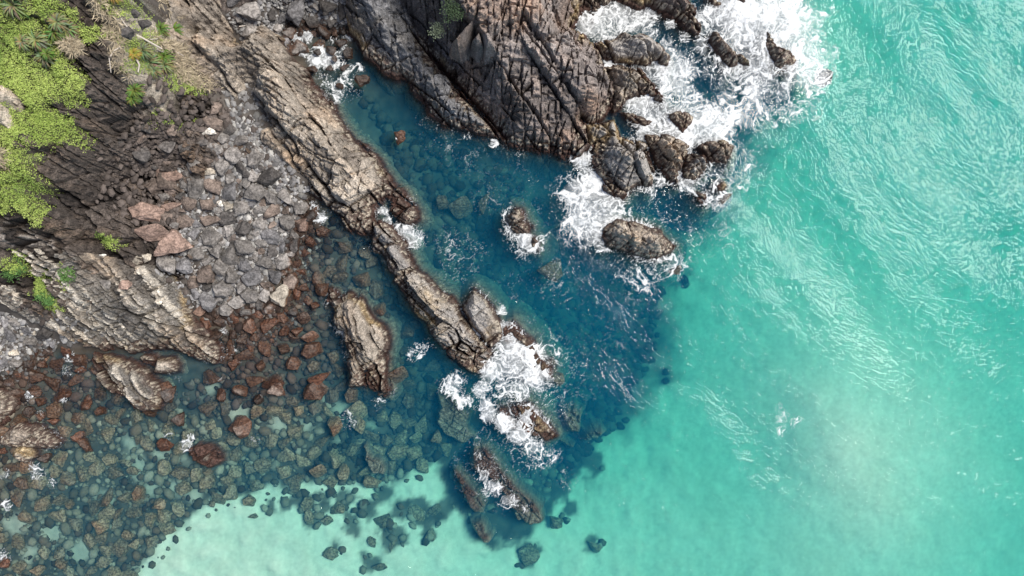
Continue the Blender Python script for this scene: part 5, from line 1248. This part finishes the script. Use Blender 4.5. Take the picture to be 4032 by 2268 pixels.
def shrub(label, t, x, y, z, rad, seed, colr=(0.07, 0.12, 0.05), n=420, flat=0.35):
    px, py = W(t, x, y, z)
    root = bpy.data.objects.new('shrub', None); COL.objects.link(root); root.location = (px, py, z)
    tag(root, label, 'shrub')
    r = np.random.RandomState(seed)
    q = r.normal(0, 0.45, (n, 3)) * np.array([rad, rad, rad * flat]); q[:, 2] = np.abs(q[:, 2]) + 0.05
    leaf_mass('foliage', None, None, q, lambda P, r: np.array(colr) * r.uniform(0.5, 1.6, len(P))[:, None], 0.13, 3, seed, M_LEAF, parent=root)
    V, F = [], []
    for k in range(5):
        a = k * 1.3
        v, f = blade([Vector((0, 0, -0.4)), Vector((0.1 * math.cos(a), 0.1 * math.sin(a), 0.1)), Vector((rad * .5 * math.cos(a), rad * .5 * math.sin(a), 0.25))], 0.02)
        F += [tuple(i + len(V) for i in u) for u in f]; V += v
    link('stem', mesh_np('stem', np.array([v[:] for v in V]), np.array(F), np.tile([0.2, 0.15, 0.1], (len(V), 1))), M_WOOD, root)
shrub('small dark green shrub in the crevice of the headland near the top edge', 'B', 1500, 85, 7.4, 0.75, 31, (0.055, 0.085, 0.045), 260)
shrub('little sage green tuft on the headland ledge below the shrub', 'B', 1380, 230, 6.2, 0.5, 33, (0.13, 0.16, 0.11), 160)
shrub('green cushion plant on the streaked slope near the left edge', 'D', 110, 560, 5.4, 0.8, 35, (0.10, 0.20, 0.06), 420)
shrub('green tuft on the bare slope above the promontory', 'D', 520, 610, 4.6, 0.55, 37, (0.11, 0.21, 0.06), 260)
shrub('pair-leading green tuft at the cliff top by the left bay', 'D', 315, 765, 3.9, 0.4, 39, (0.10, 0.20, 0.06), 180)
shrub('lower green tuft at the cliff top by the left bay', 'D', 375, 800, 3.7, 0.4, 41, (0.10, 0.20, 0.06), 180)

def branch(name, label, paths, zoff=0.15, cat='driftwood', colr=(0.50, 0.45, 0.40)):
    """bleached wood: tapered limbs; paths = [(tile, [(x, y)...], z, r0, r1)]"""
    root = None
    for bi, (t, pts, zz, r0, r1) in enumerate(paths):
        P = []
        for (x, y) in pts:
            a, b = W(t, x, y, zz)
            P.append(Vector((a, b, hill_z(a, b) + zoff)))
        if root is None:
            root = bpy.data.objects.new(name, None); COL.objects.link(root); tag(root, label, cat)
        # resample + smooth heights
        m = sum(p.z for p in P) / len(P)
        for p in P: p.z = p.z * 0.4 + m * 0.6 + 0.1
        V, F = [], []
        S = 6
        n = len(P)
        for i, p in enumerate(P):
            d = (P[min(i + 1, n - 1)] - P[max(i - 1, 0)]).normalized()
            u = d.cross(Vector((0, 0, 1))).normalized(); w = u.cross(d)
            r = r0 + (r1 - r0) * i / (n - 1)
            for k in range(S):
                q = 2 * math.pi * k / S
                V.append(p + u * r * math.cos(q) + w * r * math.sin(q))
            if i:
                b = (i - 1) * S
                F += [(b + k, b + (k + 1) % S, b + S + (k + 1) % S, b + S + k) for k in range(S)]
        link('limb', mesh_np('limb', np.array([v[:] for v in V]), np.array(F), np.tile(np.array(colr), (len(V), 1)), True), M_WOOD, root)
branch('dead_branch', 'forked bleached dead branch lying across the top of the saddle clump', [('A', [(1050, 320), (1110, 325), (1150, 340), (1190, 360), (1250, 390)], 7, 0.09, 0.05), ('A', [(1150, 340), (1190, 330), (1225, 320)], 7, 0.05, 0.03), ('A', [(1120, 325), (1100, 290), (1085, 255)], 7, 0.06, 0.03), ('A', [(1190, 360), (1200, 385), (1240, 395)], 7, 0.04, 0.02)])
branch('dead_branch', 'hooked grey trunk curving beside the saddle clump', [('A', [(1075, 460), (1100, 465), (1125, 500), (1142, 545), (1135, 600)], 6.6, 0.10, 0.05), ('A', [(1075, 460), (1045, 490), (1020, 550), (1010, 640)], 6.6, 0.06, 0.03)])
branch('dead_branch', 'broken pale root sprawling among the dry twigs of the saddle', [('A', [(1230, 345), (1280, 360), (1330, 385)], 6.8, 0.05, 0.03), ('A', [(1260, 395), (1290, 365), (1310, 340)], 6.8, 0.05, 0.02), ('A', [(1330, 380), (1370, 390)], 6.6, 0.04, 0.02)])
branch('driftwood_stick', 'thin pale driftwood stick on the pebbles of the upper gully', [('B', [(-120, 190), (-60, 182), (-20, 176)], 2.2, 0.05, 0.03)])

# ------------------------------------------------------------------ names for look-alike boulders: which one, by landmark
ORD = ('first second third fourth fifth sixth seventh eighth ninth tenth eleventh twelfth thirteenth fourteenth fifteenth sixteenth seventeenth eighteenth nineteenth twentieth twenty-first twenty-second twenty-third twenty-fourth twenty-fifth twenty-sixth twenty-seventh twenty-eighth twenty-ninth thirtieth thirty-first thirty-second thirty-third thirty-fourth thirty-fifth thirty-sixth thirty-seventh thirty-eighth thirty-ninth fortieth').split()
MARKS = {'the pale islet': (1140 - 250, 870), 'the promontory tip': (545, 890), 'the rounded striped rock': (350, 970), 'the orange-shouldered boulder': (75, 1090), 'the big yellowish-white boulder': (707, 740), 'the largest rust-brown slab': (430, 610),
         'the large smooth red-brown boulder': (422, 443), 'the tip of the central ridge': (1210, 900), 'the triangular slab': (1200, 790), 'the left edge cliff': (40, 800), 'the narrow neck': (1000, 600), 'the pale sand corner': (400, 1380),
         'the largest gully boulder': (745, 25), 'the lone cracked pale rock': (1610, 605), 'the dark domed boulder': (454, 336), 'the gully surf': (800, 150)}
def single_out(group, desc):
    objs = [o for o in COL.objects if o.get('group') == group]
    if not objs: return
    bk = {}
    for o in objs:
        x, y = o.location.x / VIEW_W * 2576 + 1288, -o.location.y / VIEW_W * 2576 + 724.5
        mk = min(MARKS, key=lambda k: math.hypot(MARKS[k][0] - x, MARKS[k][1] - y))
        dx, dy = x - MARKS[mk][0], y - MARKS[mk][1]
        side = ('right of' if dx > 0 else 'left of') if abs(dx) > abs(dy) else ('below' if dy > 0 else 'above')
        bk.setdefault((mk, side), []).append((math.hypot(dx, dy), o))
    for (mk, side), l in bk.items():
        l.sort(key=lambda q: q[0])
        for i, (_, o) in enumerate(l):
            if i < len(ORD):
                o['label'] = desc + ', ' + (ORD[i] + ' one ' if len(l) > 1 else 'only one ') + side + ' ' + mk
            else:
                o['label'] = desc + ', well ' + side + ' ' + mk
for g_, d_ in (('smaller boulders of the pebble beach', 'smaller grey beach boulder'), ('rust-brown boulders in the shallows', 'rust-brown weedy boulder awash'), ('weedy stones in the gully foam', 'dark weedy stone in gully foam'), ('boulders of the left bay', 'grey boulder of the left bay'),
               ('tumbled blocks of the scree', 'dark brown scree block'), ('boulders of the upper gully', 'dark blue-grey gully boulder'), ('wet red-brown stones at the waterline', 'small wet red-brown waterline stone'), ('drowned boulders, lower left', 'large drowned brown boulder'),
               ('drowned boulders by the pale sand', 'teal-tinted drowned boulder'), ('drowned boulders around the islet', 'drowned boulder under clear water'), ('drowned rocks off the ridge tip', 'dim drowned rock in deep water'), ('drowned rocks in the dark blue water', 'dim drowned rock in blue water'), ('drowned stones of the shallows', 'smaller drowned stone of the shallows')):
    single_out(g_, d_)
